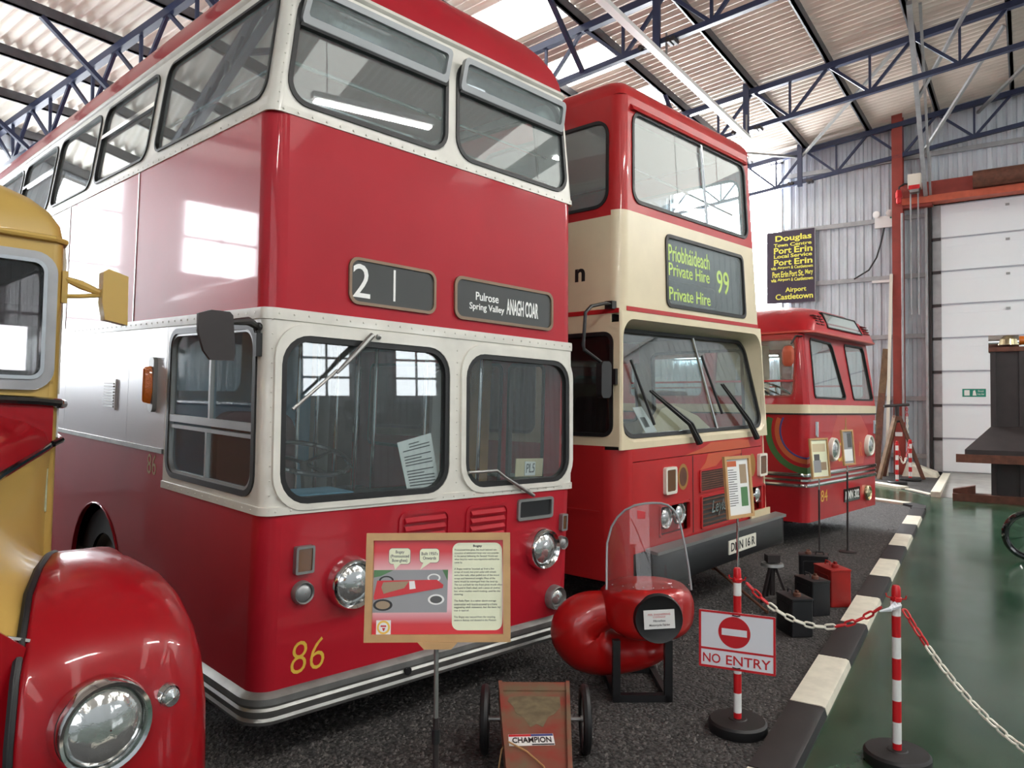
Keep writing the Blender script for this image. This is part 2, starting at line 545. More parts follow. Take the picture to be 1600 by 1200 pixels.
# corrugated sheet wall
def wall_sheet_mesh(h, wd=1.0, pitch=0.2, depth=0.035):
    mb = MB()
    pts = []
    n = round(wd / pitch)
    for i in range(n):
        o = i * pitch
        pts += [(o, 0), (o + 0.075, 0), (o + 0.1, depth), (o + 0.175, depth)]
    pts.append((wd, 0))
    vs_ = [(0, a, 0) if False else (b, a, 0) for a, b in pts] + [(b, a, h) for a, b in pts]
    m = len(pts)
    mb.add(vs_, [(i, i + 1, m + i + 1, m + i) for i in range(m - 1)])
    return mb.mesh('wall_sheet', 'wall_sheet', smooth=0)
def sheet_run(par, p, d, length, h, skip=()):
    me = wall_sheet_mesh(h)
    a = math.atan2(d[1], d[0]) - PI / 2
    for i in range(int(length)):
        if any(s0 <= i < s1 for s0, s1 in skip):
            continue
        link('wall_sheet', me, par, Matrix.Translation((p[0] + d[0] * i, p[1] + d[1] * i, 0)) @ Matrix.Rotation(a, 4, 'Z'))
far = structure('wall_far', 'grey corrugated steel end wall behind the roller door', 'wall')
sheet_run(far, (X1, 1.85), (0, 1), 15, 9.1)
def upper_sheets(par, y0, n, z0, h):
    me = wall_sheet_mesh(h)
    for i in range(n):
        link('wall_sheet', me, par, Matrix.Translation((X1, y0 + i, z0)))
upper_sheets(far, -11.15, 13, 6.65, 3.0)
upper_sheets(far, -11.15, 6, 0.0, 6.65)
MB().box(X1 + .04, Y0, 0, X1 + .1, Y1, 9.7).build('outer_skin', 'dark_steel', far)
for z in (0.46, 1.88, 3.43, 4.93, 6.40, 7.9):
    MB().box(X1 - 0.07, 1.95 if z < 6.6 else -11, z - 0.055, X1 - 0.005, 16.9, z + 0.055).build('sheeting_rail', 'galvanised', far)
back = structure('wall_back', 'corrugated wall behind the buses', 'wall')
sheet_run(back, (X0, Y1), (1, 0), 28, 7.4)
near = structure('wall_near', 'corrugated wall behind the photographer', 'wall')
sheet_run(near, (X0, Y0), (0, 1), 29, 9.3)
front = structure('wall_front', 'corrugated wall opposite the buses', 'wall')
sheet_run(front, (X0, Y0), (1, 0), 28, 8.8)
for w_, a in ((back, (X0, Y1 + .05, 0, X1, Y1 + .1, 7.5)), (near, (X0 - .1, Y0, 0, X0 - .05, Y1, 9.7)), (front, (X0, Y0 - .1, 0, X1, Y0 - .05, 8.9))):
    MB().box(*a).build('outer_skin', 'dark_steel', w_)

# windows: bright daylight panes between glazing bars
WN = [0]
def window(axis, c, a0, a1, z0, z1, na, nz, inward, m='daylight'):
    WN[0] += 1
    w_ = structure('window_%d' % WN[0], 'daylit window of the hall', 'window')
    def bx(mb, p0, p1, q0, q1, t0, t1):
        lo, hi = sorted((c + inward * t0, c + inward * t1))
        if axis == 'x':
            mb.box(lo, p0, q0, hi, p1, q1)
        else:
            mb.box(p0, lo, q0, p1, hi, q1)
    for i in range(na):
        for j in range(nz):
            mb = MB()
            bx(mb, a0 + (a1 - a0) * i / na + .02, a0 + (a1 - a0) * (i + 1) / na - .02, z0 + (z1 - z0) * j / nz + .02, z0 + (z1 - z0) * (j + 1) / nz - .02, 0.06, 0.07)
            mb.build('pane', m, w_)
    mb = MB()
    for i in range(na + 1):
        x = a0 + (a1 - a0) * i / na
        bx(mb, x - .03, x + .03, z0 - .03, z1 + .03, .05, .10)
    for j in range(nz + 1):
        z = z0 + (z1 - z0) * j / nz
        bx(mb, a0 - .03, a1 + .03, z - .03, z + .03, .05, .10)
    mb.build('window_frame', 'galvanised', w_)
window('x', X1, 5.45, 8.6, 3.0, 8.3, 1, 1, -1, 'open_daylight')
window('y', Y1, -1.75, -0.15, 4.75, 6.4, 2, 2, -1, 'bright_daylight')
window('y', Y1, 1.1, 3.0, 2.4, 7.0, 2, 4, -1, 'bright_daylight')
window('y', Y1, 6.0, 12.0, 4.2, 6.8, 6, 2, -1)
window('y', Y0, 7.8, 9.1, 2.4, 3.9, 2, 3, 1)
window('y', Y0, 10.4, 11.7, 2.4, 3.9, 2, 3, 1)
window('x', X0, -9.0, 1.0, 2.2, 6.2, 8, 3, 1, 'assumed_daylight')  # assumed window out of view, added to light what faces the near wall

# roller door in the far wall
door = structure('door_1', 'white sectional roller door in the end wall', 'door')
MB().box(X1 - 0.02, -5.2, 0.08, X1 + 0.02, 1.72, 6.6).build('door_core', 'door_joint', door)
pm = MB()
pm.box(-0.05, -5.2, 0.02, -0.02, 1.70, 0.795)
pm.box(-0.056, -5.2, 0.60, -0.05, 1.70, 0.607)
PM_ = pm.mesh('door_panel', 'door_white')
for k in range(8):
    link('door_panel', PM_, door, Matrix.Translation((X1, 0, 0.10 + 0.812 * k)))
    MB().box(X1 - .065, -5.2, .893 + .812 * k, X1 - .05, 1.7, .918 + .812 * k).build('door_joint', 'door_joint', door)
    if k < 7:
        MB().box(X1 - .09, 1.70, .86 + .812 * k, X1 - .02, 1.90, .93 + .812 * k).build('hinge', 'dark_steel', door)
    MB().box(X1 - .08, 0.30, .72 + .812 * k, X1 - .05, 0.38, .77 + .812 * k).build('latch', 'grey_frame', door)
MB().box(X1 - .06, 1.70, 0.1, X1 - .01, 1.88, 6.6).build('door_track', 'galvanised', door)
MB().box(X1 - .16, 1.90, 0.1, X1 - .02, 1.96, 6.9).build('door_track', 'dark_steel', door)
MB().box(X1 - .22, 1.97, 0.1, X1 - .1, 2.03, 6.75).build('door_track', 'galvanised', door)
mb = MB()
mb.bar((X1 - .16, 2.0, 6.7), (14.76, 1.66, 8.85), .09, .09)
mb.bar((X1 - .16, 1.9, 6.7), (14.9, 1.50, 8.85), .05, .05)
mb.build('lift_track', 'galvanised', door)
for a, b in (((19.0, 1.9, 7.35), (17.0, 0.3, 9.0)), ((17.2, 1.78, 8.0), (15.0, 0.6, 8.95)), ((X1 - .3, 1.9, 6.9), (X1 - .3, 1.9, 9.0))):
    MB().bar(a, b, .06).build('track_hanger', 'galvanised', door)
mb = MB()
mb.box(X1 - .055, .80, 1.92, X1 - .052, 1.28, 2.11)
ex = mb.build('exit_notice', 'exit_green', door)
def DOORM(x, y, z):
    return (X1 - .056 - z, -x, y)
MB().box(0, 0, 0, .001, .001, .001)
MB().plate(rect(-1.24, 1.95, -1.13, 2.08), [], 0, .003, lambda a, b, d: (X1 - .056 - d, -a, b)).build('notice_symbol', 'white_letter', ex)
MB().plate([(-1.07, 1.95), (-.99, 1.95), (-1.0, 2.0), (-1.02, 2.08), (-1.06, 2.06)], [], 0, .003, lambda a, b, d: (X1 - .056 - d, -a, b)).build('notice_symbol', 'white_letter', ex)
text('notice_text', 'Fire exit\nkeep clear', -.97, 1.95, -.83, 2.08, 'white_letter', ex, DOORM)

# red steel frame round the door
col = structure('column_red', 'red painted steel column beside the roller door', 'column')
MB().box(X1 - .45, 2.48, 0, X1 - .43, 2.72, 9.0).build('flange', 'column_red', col)
MB().box(X1 - .43, 2.59, 0, X1 - .2, 2.61, 9.0).build('web', 'column_red', col)
MB().box(X1 - .2, 2.48, 0, X1 - .18, 2.72, 9.0).build('flange', 'column_red', col)
MB().box(X1 - .46, 2.52, 0.95, X1 - .45, 2.68, 1.05).build('column_marking', 'plastic_white', col)
lint = structure('lintel_red', 'red steel beam over the roller door', 'beam')
MB().box(X1 - .42, 1.85, 6.55, X1 - .2, 2.6, 7.1).build('beam_web', 'column_red', lint)
MB().box(X1 - .48, -6, 6.62, X1 - .1, 2.5, 6.78).build('beam_flange', 'beam_red', lint)
MB().box(X1 - .35, -6, 6.78, X1 - .2, 2.5, 7.15).build('beam_web', 'column_red', lint)
MB().cyl((X1 - .5, 1.0, 7.0), (X1 - .5, -6, 7.0), .2, n=16).build('roller_shaft', 'rust', lint)

# roof: corrugated sheets, glowing sheets, purlins, trusses
ceil = structure('ceiling', 'corrugated pitched roof over the hall', 'ceiling')
def roof_mesh(ln, m, name):
    mb = MB()
    n = 36
    wd = 1.14
    rows = [[(wd * i / n, yy, 0.042 * math.sin(2 * PI * 6 * i / n)) for i in range(n + 1)] for yy in (0, ln)]
    mb.loft(rows, cap=False, closed_u=False)
    return mb.mesh(name, m, smooth=80)
mat('roof_glow', (0.78, 0.74, 0.66), 0.6, emit=(1.0, 0.93, 0.82), estr=0.10)  # paler colour and weak emission stand in for daylight on the sheets
bands = [(-12.1, -4.0), (-4.0, 0.97), (0.97, 6.29), (6.29, 11.61), (11.61, 17.1)]
RMS = {}
for bi, (ya, yb) in enumerate(bands):
    za, zb = roof_z(ya), roof_z(yb)
    if bi == 0:
        za = 9.64 - .11 * (-4 + 12.1)
    ln = math.hypot(yb - ya, zb - za)
    ang = math.atan2(zb - za, yb - ya)
    a_, b_ = roof_mesh(ln, 'roof_sheet', 'roof_sheet'), roof_mesh(ln, 'roof_glow', 'glow_roof_sheet')
    c_ = roof_mesh(ln, 'roof_fill', 'glow_roof_sheet')
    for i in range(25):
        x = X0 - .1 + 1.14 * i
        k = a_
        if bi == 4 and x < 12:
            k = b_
        if bi == 3 and x > 8.5 and i % 2 == 1:  # glowing strips added to raise the light at the far end
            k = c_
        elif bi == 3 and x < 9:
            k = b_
        if bi == 0 and (i % 5 == 2 or x > 14):  # unseen glowing sheets added to light the end wall and door
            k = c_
        link('roof_sheet' if k is a_ else 'glow_roof_sheet', k, ceil, Matrix.Translation((x, ya, za)) @ Matrix.Rotation(ang, 4, 'X'))
MB().add([(X0, Y1 + .2, roof_z(17.2) + .15), (X1, Y1 + .2, roof_z(17.2) + .15), (X1, RIDGE, 9.8), (X0, RIDGE, 9.8), (X0, Y0 - .2, 8.9), (X1, Y0 - .2, 8.9)],
         [(0, 1, 2, 3), (3, 2, 5, 4)]).build('roof_backing', 'dark_steel', ceil)
yk = 1.73
PUR = [1.73 + 1.52 * k for k in range(-3, 11)]
for y in PUR:
    z = roof_z(y) - .11
    mb = MB()
    mb.box(X0, y - .03, z - .09, X1, y + .03, z + .08)
    mb.box(X0, y - .03, z - .09, X1, y + .06, z - .075)
    mb.build('purlin', 'purlin_grey', ceil)
def truss(x, name):
    t = structure('roof_truss', name, 'truss')
    ya, yb = -4.0, 16.9
    ztop = lambda y: roof_z(y) - .27
    zbot = lambda y: roof_z(y) - 1.05
    MB().bar((x, ya, ztop(ya)), (x, yb, ztop(yb)), .12, .12).build('top_chord', 'truss_blue', t)
    MB().bar((x, ya, zbot(ya)), (x, yb, zbot(yb)), .10, .09).build('bottom_chord', 'truss_blue', t)
    for i, y in enumerate(PUR):
        if y < -3:
            continue
        m = y + .76
        if y > 0 - 1 and m < 16.9:
            MB().bar((x, y, ztop(y)), (x, m, zbot(m)), .055).build('web_member', 'truss_blue', t)
            MB().bar((x, m, zbot(m)), (x, y + 1.52, ztop(y + 1.52)), .055).build('web_member', 'truss_blue', t)
            MB().bar((x, m, zbot(m)), (x, m, ztop(m)), .045).build('web_member', 'truss_blue', t)
    y = 4.9
    MB().box(x - .10, y - .06, zbot(y) - .14, x - .04, y + .06, ztop(y) + .2).build('splice_post', 'truss_blue', t)
    mb = MB()
    for dy in (-.28, -.2, .2, .28):
        mb.cyl((x - .1, y + dy, zbot(y) - .02), (x + .1, y + dy, zbot(y) - .02), .045, n=6)
    mb.build('splice_bolts', 'dark_steel', t)
    for y in (PUR[6], PUR[8], PUR[10], PUR[12]):
        MB().bar((x - 1.15, y, roof_z(y) - .2), (x, y, zbot(y)), .07).build('knee_brace', 'truss_blue', t)
    return t
for x, l in ((20.6, 'blue lattice roof truss against the end wall'), (16.0, 'blue lattice roof truss second from the end wall'), (11.3, 'blue lattice roof truss above the cream-fronted bus'), (6.4, 'blue lattice roof truss above the first double-decker'), (1.6, 'blue lattice roof truss nearest the photographer')):
    truss(x, l)
br = structure('roof_brace', 'slanting wind braces between the two end trusses', 'brace')
for a, b in (((20.6, 4.85, 8.3), (16.0, 1.9, 8.75)), ((20.6, .9, 8.6), (16.0, -1.2, 8.9)), ((20.6, 5.0, 8.3), (16, 8.0, 7.9))):
    MB().bar(a, b, .06).build('brace_bar', 'dull_metal', br)
tr = thing('light_tray', 'long pale cable tray slung under the roof trusses', 'cable tray')
MB().box(2.0, 4.70, 7.26, 15.6, 4.82, 7.33).build('tray_channel', 'plastic_white', tr)
for x in (6.4, 11.3, 15.5):
    MB().bar((x, 4.76, 7.3), (x, 4.76, 7.75), .03).build('hanger', 'dull_metal', tr)

def batten(x, label):  # assumed lamp out of view, added to brighten the upper bus fronts
    y, z = -1.6, 5.4
    t = thing('assumed_batten', label, 'lamp', loc=(x, y, z), group='assumed lamps over the walkway')
    MB().box(-.78, -.05, 0, .78, .05, .07).build('housing', 'plastic_white', t)
    for dy in (-.03, .03):
        MB().cyl((-.75, dy, -.03), (.75, dy, -.03), .016, n=8).build('lamp_tube', 'fluorescent', t)
    for dx in (-.6, .6):
        MB().cyl((dx, 0, .07), (dx, 0, roof_z(y) - z - .02), .006, n=5).build('hanger', 'dull_metal', t)
for x, l in ((-2.0, 'first'), (1.5, 'second'), (5.0, 'third'), (8.5, 'fourth'), (12.0, 'fifth')):
    batten(x, 'assumed unseen fluorescent batten lamp over the walkway, %s from the near wall' % l)

# ---------------------------------------------------------------- shared vehicle helpers
def frame_matrix(e1, e2, e3, o):
    return Matrix(((e1[0], e2[0], e3[0], o[0]), (e1[1], e2[1], e3[1], o[1]), (e1[2], e2[2], e3[2], o[2]), (0, 0, 0, 1)))

class Body:
    """faces of one vehicle: u across the front, v backwards, w up"""
    def __init__(s, root, W, L, M):
        s.root, s.W, s.L, s.M = root, W, L, M
        s.F = lambda a, b, d: M(a, d, b)
        s.S = lambda a, b, d: M(d, a, b)
        s.R = lambda a, b, d: M(W - d, a, b)
        s.B = lambda a, b, d: M(a, L - d, b)
        s.FT = lambda x, y, z: M(x, -z, y)
        s.ST = lambda x, y, z: M(-z, -x, y)
    def panel(s, face, outer, holes, material, name, t=0.02, d0=0.0, parent=None):
        return MB().plate(outer, holes, d0, d0 + t, getattr(s, face)).build(name, material, parent or s.root)
    def corner(s, side, w0, w1, r, material, name='corner_panel', t=0.02, rows=2, ext=0.0):
        arc = []
        n = 8
        for i in range(n + 1):
            a = PI / 2 * i / n
            arc.append((r - r * math.cos(a), r - r * math.sin(a)))
        inn = []
        for i in range(n, -1, -1):
            a = PI / 2 * i / n
            q = max(r - t, 0.004)
            inn.append((r - q * math.cos(a), r - q * math.sin(a)))
        poly = arc + inn
        if side == 'R':
            poly = [(s.W - a, b) for a, b in poly]
        mb = MB()
        rings = [[s.M(a, b, w0 + (w1 - w0) * k / (rows - 1)) for a, b in poly] for k in range(rows)]
        mb.loft(rings)
        return mb.build(name, material, s.root)
    def window(s, face, a0, b0, a1, b1, r, glass='glass', gask=0.024, inset=0.012, name='window', gm='rubber', poly=None, parent=None):
        o = poly or rr(a0, b0, a1, b1, r)
        cx, cy = sum(p[0] for p in o) / len(o), sum(p[1] for p in o) / len(o)
        if poly:
            hx = max(p[0] for p in o) - min(p[0] for p in o)
            hy = max(p[1] for p in o) - min(p[1] for p in o)
            i = [(cx + (a - cx) * (1 - 2 * gask / hx), cy + (b - cy) * (1 - 2 * gask / hy)) for a, b in o]
        else:
            i = rr(a0 + gask, b0 + gask, a1 - gask, b1 - gask, max(r - gask, .01))
        f = getattr(s, face)
        g = MB().plate(o, [i], -0.010, 0.03, f).build(name, gm, parent or s.root)
        MB().plate(i, [], inset, inset + .004, f).build('pane', glass, g, smooth=0)
        return g
    def lamp(s, c, R, depth=0.05, d0=0.0, rim='chrome', lens='lamp_glass', name='headlamp', bez=0.2, n=28):
        o = s.M(c[0], d0, c[1])
        g = MB().lathe([(R * 1.02, 0.0), (R, depth * .6), (R * .96, depth), (R * (1 - bez * .5), depth * 1.15), (R * (1 - bez), depth * .9), (R * (1 - bez), depth * .3)], o, (0, -1, 0), n).build(name, rim, s.root)
        q = R * (1 - bez)
        MB().lathe([(q, depth * .55), (q * .85, depth * .85), (q * .5, depth * 1.15), (q * .15, depth * 1.25), (0.002, depth * 1.26)], o, (0, -1, 0), n).build('lens', lens, g, smooth=60)
        return g
    def boxlamp(s, x0, y0, x1, y1, d=0.03, rim='dull_metal', lens='dark_amber', name='indicator', e=0.012, r=0.01, d0=0.0):
        g = MB().plate(rr(x0, y0, x1, y1, r), [rr(x0 + e, y0 + e, x1 - e, y1 - e, r * .6)], d0 - d, d0 + .005, s.F).build(name, rim, s.root)
        MB().plate(rr(x0 + e, y0 + e, x1 - e, y1 - e, r * .6), [], d0 - d * .8, d0, s.F).build('lens', lens, g)
        return g
    def sweep(s, prof, material, name, r, back=1.5, w_=None, parent=None, right=True):
        """profile [(out, w)] carried round the front: left side, front, right side"""
        path = [((0, back), (-1, 0))]
        for i in range(9):
            a = PI / 2 * i / 8
            path.append(((r - r * math.cos(a), r - r * math.sin(a)), (-math.cos(a), -math.sin(a))))
        if right:
            for i in range(8, -1, -1):
                a = PI / 2 * i / 8
                path.append(((s.W - r + r * math.cos(a), r - r * math.sin(a)), (math.cos(a), -math.sin(a))))
            path.append(((s.W, back), (1, 0)))
        rings = [[s.M(p[0] + n[0] * o, p[1] + n[1] * o, w) for o, w in prof] for p, n in path]
        return MB().loft(rings).build(name, material, parent or s.root)
    def dome(s, w0, h, a, material, name, r0=0.06, v0=0.0, v1=None, steps=7, flat=0.03, u0=0.0, power=1.0):
        v1 = s.L if v1 is None else v1
        loops = []
        for k in range(steps + 1):
            th = PI / 2 * k / steps
            ins = a * (1 - math.cos(th))
            loops.append([s.M(x, y, w0 + h * math.sin(th)) for x, y in rr(u0 + ins, v0 + ins, s.W - u0 - ins, v1 - ins, r0 + ins * .9, 7)])
        cx = s.W / 2
        loops.append([s.M(cx + (x - cx) * .4, y, w0 + h + flat) for x, y in rr(u0 + a, v0 + a * 1.25, s.W - u0 - a, v1 - a * 1.25, r0 + a * .9, 7)])
        return MB().loft(loops).build(name, material, s.root, smooth=50)
    def wheel(s, v, w, R, side, wd=0.27, tyre='rubber'):
        x0 = 0.06 if side == 'L' else s.W - .06
        sg = 1 if side == 'L' else -1
        o = s.M(x0, v, w)
        g = MB().lathe([(R * .58, 0), (R * .9, -0.01), (R, wd * .2), (R, wd * .8), (R * .9, wd), (R * .58, wd)], o, (sg, 0, 0), 32).build('wheel', tyre, s.root)
        MB().lathe([(R * .58, .02), (R * .5, .07), (R * .25, .06), (R * .22, .0), (0.01, 0)], o, (sg, 0, 0), 24).build('hub', 'dull_metal', g)
        return g

def wrect(mb, f, a0, b0, a1, b1, d0, d1):
    mb.plate(rect(a0, b0, a1, b1), [], d0, d1, f)

# ---------------------------------------------------------------- double-decker 86 (red and white)
def build_86():
    W, L = 2.25, 9.2
    def M(u, v, w):
        k = max(0.0, w - 1.0) * 0.05 * max(0.0, 1 - v / 2.0)
        s = 1 - 0.0711 * min(max((w - 2.92) / 0.6, 0.0), 2.0)
        return (W / 2 + (u - W / 2) * s, v + k, w)
    root = thing('double_decker_bus', 'red and white double-decker bus numbered 86, route 21 on its blind', 'bus',
                 frame_matrix([0.98455, -0.17383, -0.02125], [0.17441, 0.98422, 0.02983], [0.01573, -0.03307, 0.99933], [2.20438, 2.95915, 0.28]))
    b = Body(root, W, L, M)
    r, q = 0.10, 0.055
    RED, WH = 'red_paint', 'white_paint'
    # front panels
    b.panel('F', rect(r, 0.10, W - r, .973), [], RED, 'front_panel')
    ws1, ws2 = (.075, 1.02, 1.125, 1.835), (1.25, 1.03, 2.185, 1.825)
    b.panel('F', rect(q, .976, W - q, 1.925), [rr(*ws1, .15), rr(*ws2, .15)], WH, 'front_panel')
    b.panel('F', rect(r, 1.928, W - r, 2.918), [], RED, 'front_panel')
    uw1, uw2 = (.062, 2.965, 1.10, 3.57), (1.165, 2.965, 2.185, 3.57)
    b.panel('F', rect(q, 2.92, W - q, 3.63), [rr(*uw1, .13), rr(*uw2, .13)], WH, 'front_panel')
    for side in 'LR':
        b.corner(side, 0.10, .973, r, RED)
        b.corner(side, .976, 1.925, q, WH)
        b.corner(side, 1.928, 2.918, r, RED)
        b.corner(side, 2.92, 3.63, q, WH)
    # raised lips round the windscreens
    for x0, y0, x1, y1 in (ws1, ws2):
        MB().ring(rr(x0 - .035, y0 - .03, x1 + .035, y1 + .055, .17), rr(x0, y0, x1, y1, .15), -.016, .004, b.F).build('window_surround', WH, root)
    b.sweep([(.0, 1.90), (.008, 1.902), (.010, 1.93), (.008, 1.955), (0, 1.957), (-.01, 1.93)], WH, 'rivet_strip', q, back=9.0)
    b.sweep([(.0, .972), (.009, .974), (.009, 1.012), (0, 1.014), (-.01, .99)], WH, 'rivet_strip', q, back=1.21)
    b.sweep([(.0, 2.905), (.007, 2.907), (.007, 2.938), (0, 2.94), (-.01, 2.92)], WH, 'rivet_strip', q, back=9.0)
    rv = MB()
    for w in (1.93, .993, 2.922):
        for i in range(28):
            p = M(.06 + i * .079, -.010, w)
            rv.lathe([(.006, 0), (.004, .003), (.0005, .004)], p, (0, -1, 0), 6)
        for i in range(40 if w != .993 else 12):
            p = M(-.010, .1 + i * .09, w)
            rv.lathe([(.006, 0), (.004, .003), (.0005, .004)], p, (-1, 0, 0), 6)
    for w0, w1, uu in ((1.0, 1.9, .03), (2.95, 3.6, .03), (1.0, 1.9, 1.19)):
        for i in range(14):
            rv.lathe([(.005, 0), (.0005, .004)], M(uu, -.001, w0 + (w1 - w0) * i / 13), (0, -1, 0), 6)
    tag(rv.build('rivets', WH, root), kind='stuff')
    # windscreens
    b.window('F', *ws1, .15, glass='glass', gask=.03)
    b.window('F', *ws2, .15, glass='glass', gask=.03)
    for x0, y0, x1, y1 in (uw1, uw2):
        b.window('F', x0, y0, x1, y1, .13, glass='upper_glass', gask=.024)
        # hopper vent across the top of the window
        vf = lambda a, bb, d: b.F(a, bb, d - .05 * (bb - 3.38) / .17 - .005)
        g = MB().ring(rr(x0 + .02, 3.375, x1 - .02, 3.56, .03), rr(x0 + .05, 3.415, x1 - .05, 3.53, .02), -.02, .012, vf).build('hopper_vent', 'grey_frame', root)
        MB().plate(rr(x0 + .05, 3.415, x1 - .05, 3.53, .02), [], -.004, 0, vf).build('pane', 'upper_glass', g)
        MB().plate(rect(x0 + .02, 3.362, x1 - .02, 3.378), [], -.02, .02, vf).build('seal', 'rubber', g)
        MB().plate(rect((x0 + x1) / 2 - .02, 3.40, (x0 + x1) / 2 + .02, 3.42), [], .012, .03, vf).build('catch', 'chrome', g)
    # roof
    b.dome(3.63, .40, .34, RED, 'roof', r0=q, flat=.05)
    b.sweep([(.012, 3.628), (.018, 3.635), (.012, 3.655), (0, 3.66), (0, 3.62)], WH, 'gutter', q, back=9.0)
    # left side
    sw = [(.075, 1.60)] + [(1.73 + 1.14 * i, 1.73 + 1.14 * i + 1.06) for i in range(6)]
    b.panel('S', rect(q, 2.92, L, 3.63), [rr(a, 2.985, c, 3.57, .10) for a, c in sw], WH, 'side_panel')
    for i, (a, c) in enumerate(sw):
        g = b.window('S', a, 2.985, c, 3.57, .10, glass='upper_glass', gask=.016)
        if i in (1, 3, 5):
            MB().plate(rect(a + .01, 3.335, c - .01, 3.365), [], -.012, .02, b.S).build('sliding_bar', 'chrome', g)
    for a, c in ((r, 1.80), (1.806, 3.27), (3.276, 4.75), (4.756, 6.9), (6.906, L)):
        b.panel('S', rect(a, 1.928, c, 2.918), [], RED, 'side_panel')
        MB().plate(rect(c - .003, 1.93, c + .012, 2.915), [], -.004, .002, b.S).build('panel_strip', 'aluminium', root)
    cw = (.085, 1.045, 1.165, 1.885)
    b.panel('S', rect(q, .976, 1.21, 1.925), [rr(*cw, .11)], WH, 'side_panel')
    for a, c in ((1.214, 1.835), (1.839, 3.19), (3.194, 4.6), (4.604, 6.4), (6.404, L)):
        hol = []
        b.panel('S', rect(a, 1.19, c, 1.925), hol, 'silver_paint', 'side_panel')
    MB().plate(rect(1.21, 1.165, L, 1.192), [], -.01, .004, b.S).build('moulding', 'aluminium', root)
    arch = [(2.33 + .50 * math.cos(a), .24 + .50 * math.sin(a)) for a in [PI * i / 16 for i in range(17)]]
    low = [(r, .10), (1.83, .10), (1.83, .24)] + [p for p in reversed(arch)][1:-1] + [(2.83, .24), (2.83, .10), (6.6, .10), (6.6, .3), (7.0, .7), (7.4, .7), (7.8, .3), (7.8, .1), (L, .10), (L, 1.165), (1.21, 1.165), (1.21, .973), (r, .973)]
    b.panel('S', low, [], RED, 'side_panel')
    MB().tube([b.S(x, y, -.004) for x, y in arch], .006, 6).build('arch_bead', RED, root)
    b.wheel(2.33, .23, .51, 'L')
    b.wheel(7.2, .23, .51, 'L')
    b.wheel(2.33, .23, .51, 'R')
    b.wheel(7.2, .23, .51, 'R')
    MB().box(.35, .4, .1, W - .3, L - .3, .33).build('chassis', 'black', root)
    MB().box(.36, 1.78, .1, .4, 2.88, .78).build('wheel_box', 'black', root)
    MB().box(.022, 1.78, .76, .4, 2.88, .79).build('wheel_box', 'black', root)
    # cab side window with sliding lights
    g = b.window('S', *cw, .11, glass='glass', gask=.03)
    fm = MB()
    wrect(fm, b.S, .11, 1.36, 1.14, 1.40, -.006, .02)
    wrect(fm, b.S, .11, 1.325, 1.14, 1.345, -.002, .02)
    wrect(fm, b.S, .60, 1.39, .622, 1.86, -.002, .02)
    wrect(fm, b.S, .63, 1.075, .65, 1.34, -.002, .02)
    fm.plate(rr(.11, 1.07, 1.14, 1.86, .09), [rr(.128, 1.088, 1.122, 1.842, .08)], -.004, .02, b.S)
    fm.build('sliding_frame', 'grey_frame', g)
    # amber side lamp, vent, fleet number
    g = MB().plate(rr(1.345, 1.40, 1.425, 1.725, .03), [], -.025, .01, b.S).build('side_lamp', 'dull_metal', root)
    MB().loft([[b.S(1.385 + x * .033 * k, 1.56 + y * .115 * (.8 + .2 * k), -.02 - .05 * (1 - k ** 4)) for x, y in circ(0, 0, 1, 14)] for k in (1, .9, .6, .05)]).build('lens', 'amber', g)
    g = MB().plate(rr(2.04, 1.385, 2.27, 1.585, .01), [], -.012, .0, b.S).build('side_vent', 'silver_paint', root)
    for i in range(9):
        MB().plate(rect(2.06, 1.40 + i * .019, 2.25, 1.409 + i * .019), [], -.018, -.012, b.S).build('slat', 'aluminium', g)
    text('fleet_number', '86', -1.45, 1.03, -1.31, 1.15, 'faded_gold', root, b.ST)
    # right side and back
    rw = [(.30 + 1.24 * i, .30 + 1.24 * i + 1.12) for i in range(7)]
    b.panel('R', rect(q, 2.92, L, 3.63), [rr(a, 2.985, c, 3.57, .1) for a, c in rw], WH, 'side_panel')
    for a, c in rw:
        b.window('R', a, 2.985, c, 3.57, .10, glass='upper_glass', gask=.016)
    b.panel('R', rect(r, 1.928, L, 2.918), [], RED, 'side_panel')
    dw = [(.25, .35, .62, 1.82), (.68, .35, 1.05, 1.82), (1.25, 1.1, 2.4, 1.82), (2.55, 1.1, 3.7, 1.82), (3.85, 1.1, 5.0, 1.82), (5.15, 1.1, 6.3, 1.82)]
    b.panel('R', rect(r, .10, L, 1.926), [rr(*d, .06) for d in dw], RED, 'side_panel')
    for i, d in enumerate(dw):
        b.window('R', *d, .06, glass='glass', name='door_leaf' if i < 2 else 'window')
    b.panel('B', rect(0, .10, W, 3.63), [rr(.3, 3.0, W - .3, 3.5, .1)], RED, 'back_panel')
    b.window('B', .3, 3.0, W - .3, 3.5, .1, glass='upper_glass')
    # inside
    MB().box(.03, .15, 1.93, W - .03, L - .05, 1.97, M).build('upper_floor', 'dark_interior', root)
    MB().box(.1, .25, 3.64, W - .1, L - .1, 3.66).build('ceiling_lining', 'ceiling_lining', root)
    MB().box(.03, .06, .33, W - .03, L - .05, .37).build('lower_floor', 'dark_interior', root)
    MB().box(.03, .10, 2.05, W - .03, .13, 2.90, M).build('front_lining', 'grey_interior', root)
    for a, c, d in (((.12, .12, 3.22), (2.12, .12, 3.22), .011), ((.10, .2, 3.22), (.10, 1.65, 3.22), .011), ((.2, .12, 3.05), (2.1, .12, 3.05), .008)):
        MB().cyl(M(*a), M(*c), d, n=8).build('grab_rail', 'chrome', root)
    for v in (1.9, 2.9, 3.9, 4.9):
        for u in (.15, 1.25):
            s_ = MB()
            s_.box(u, v, 2.35, u + .85, v + .42, 2.45)
            s_.plate(rr(u, 2.42, u + .85, 2.98, .1), [], v + .38, v + .46, b.F)
            s_.build('seat', 'seat_cloth', root)
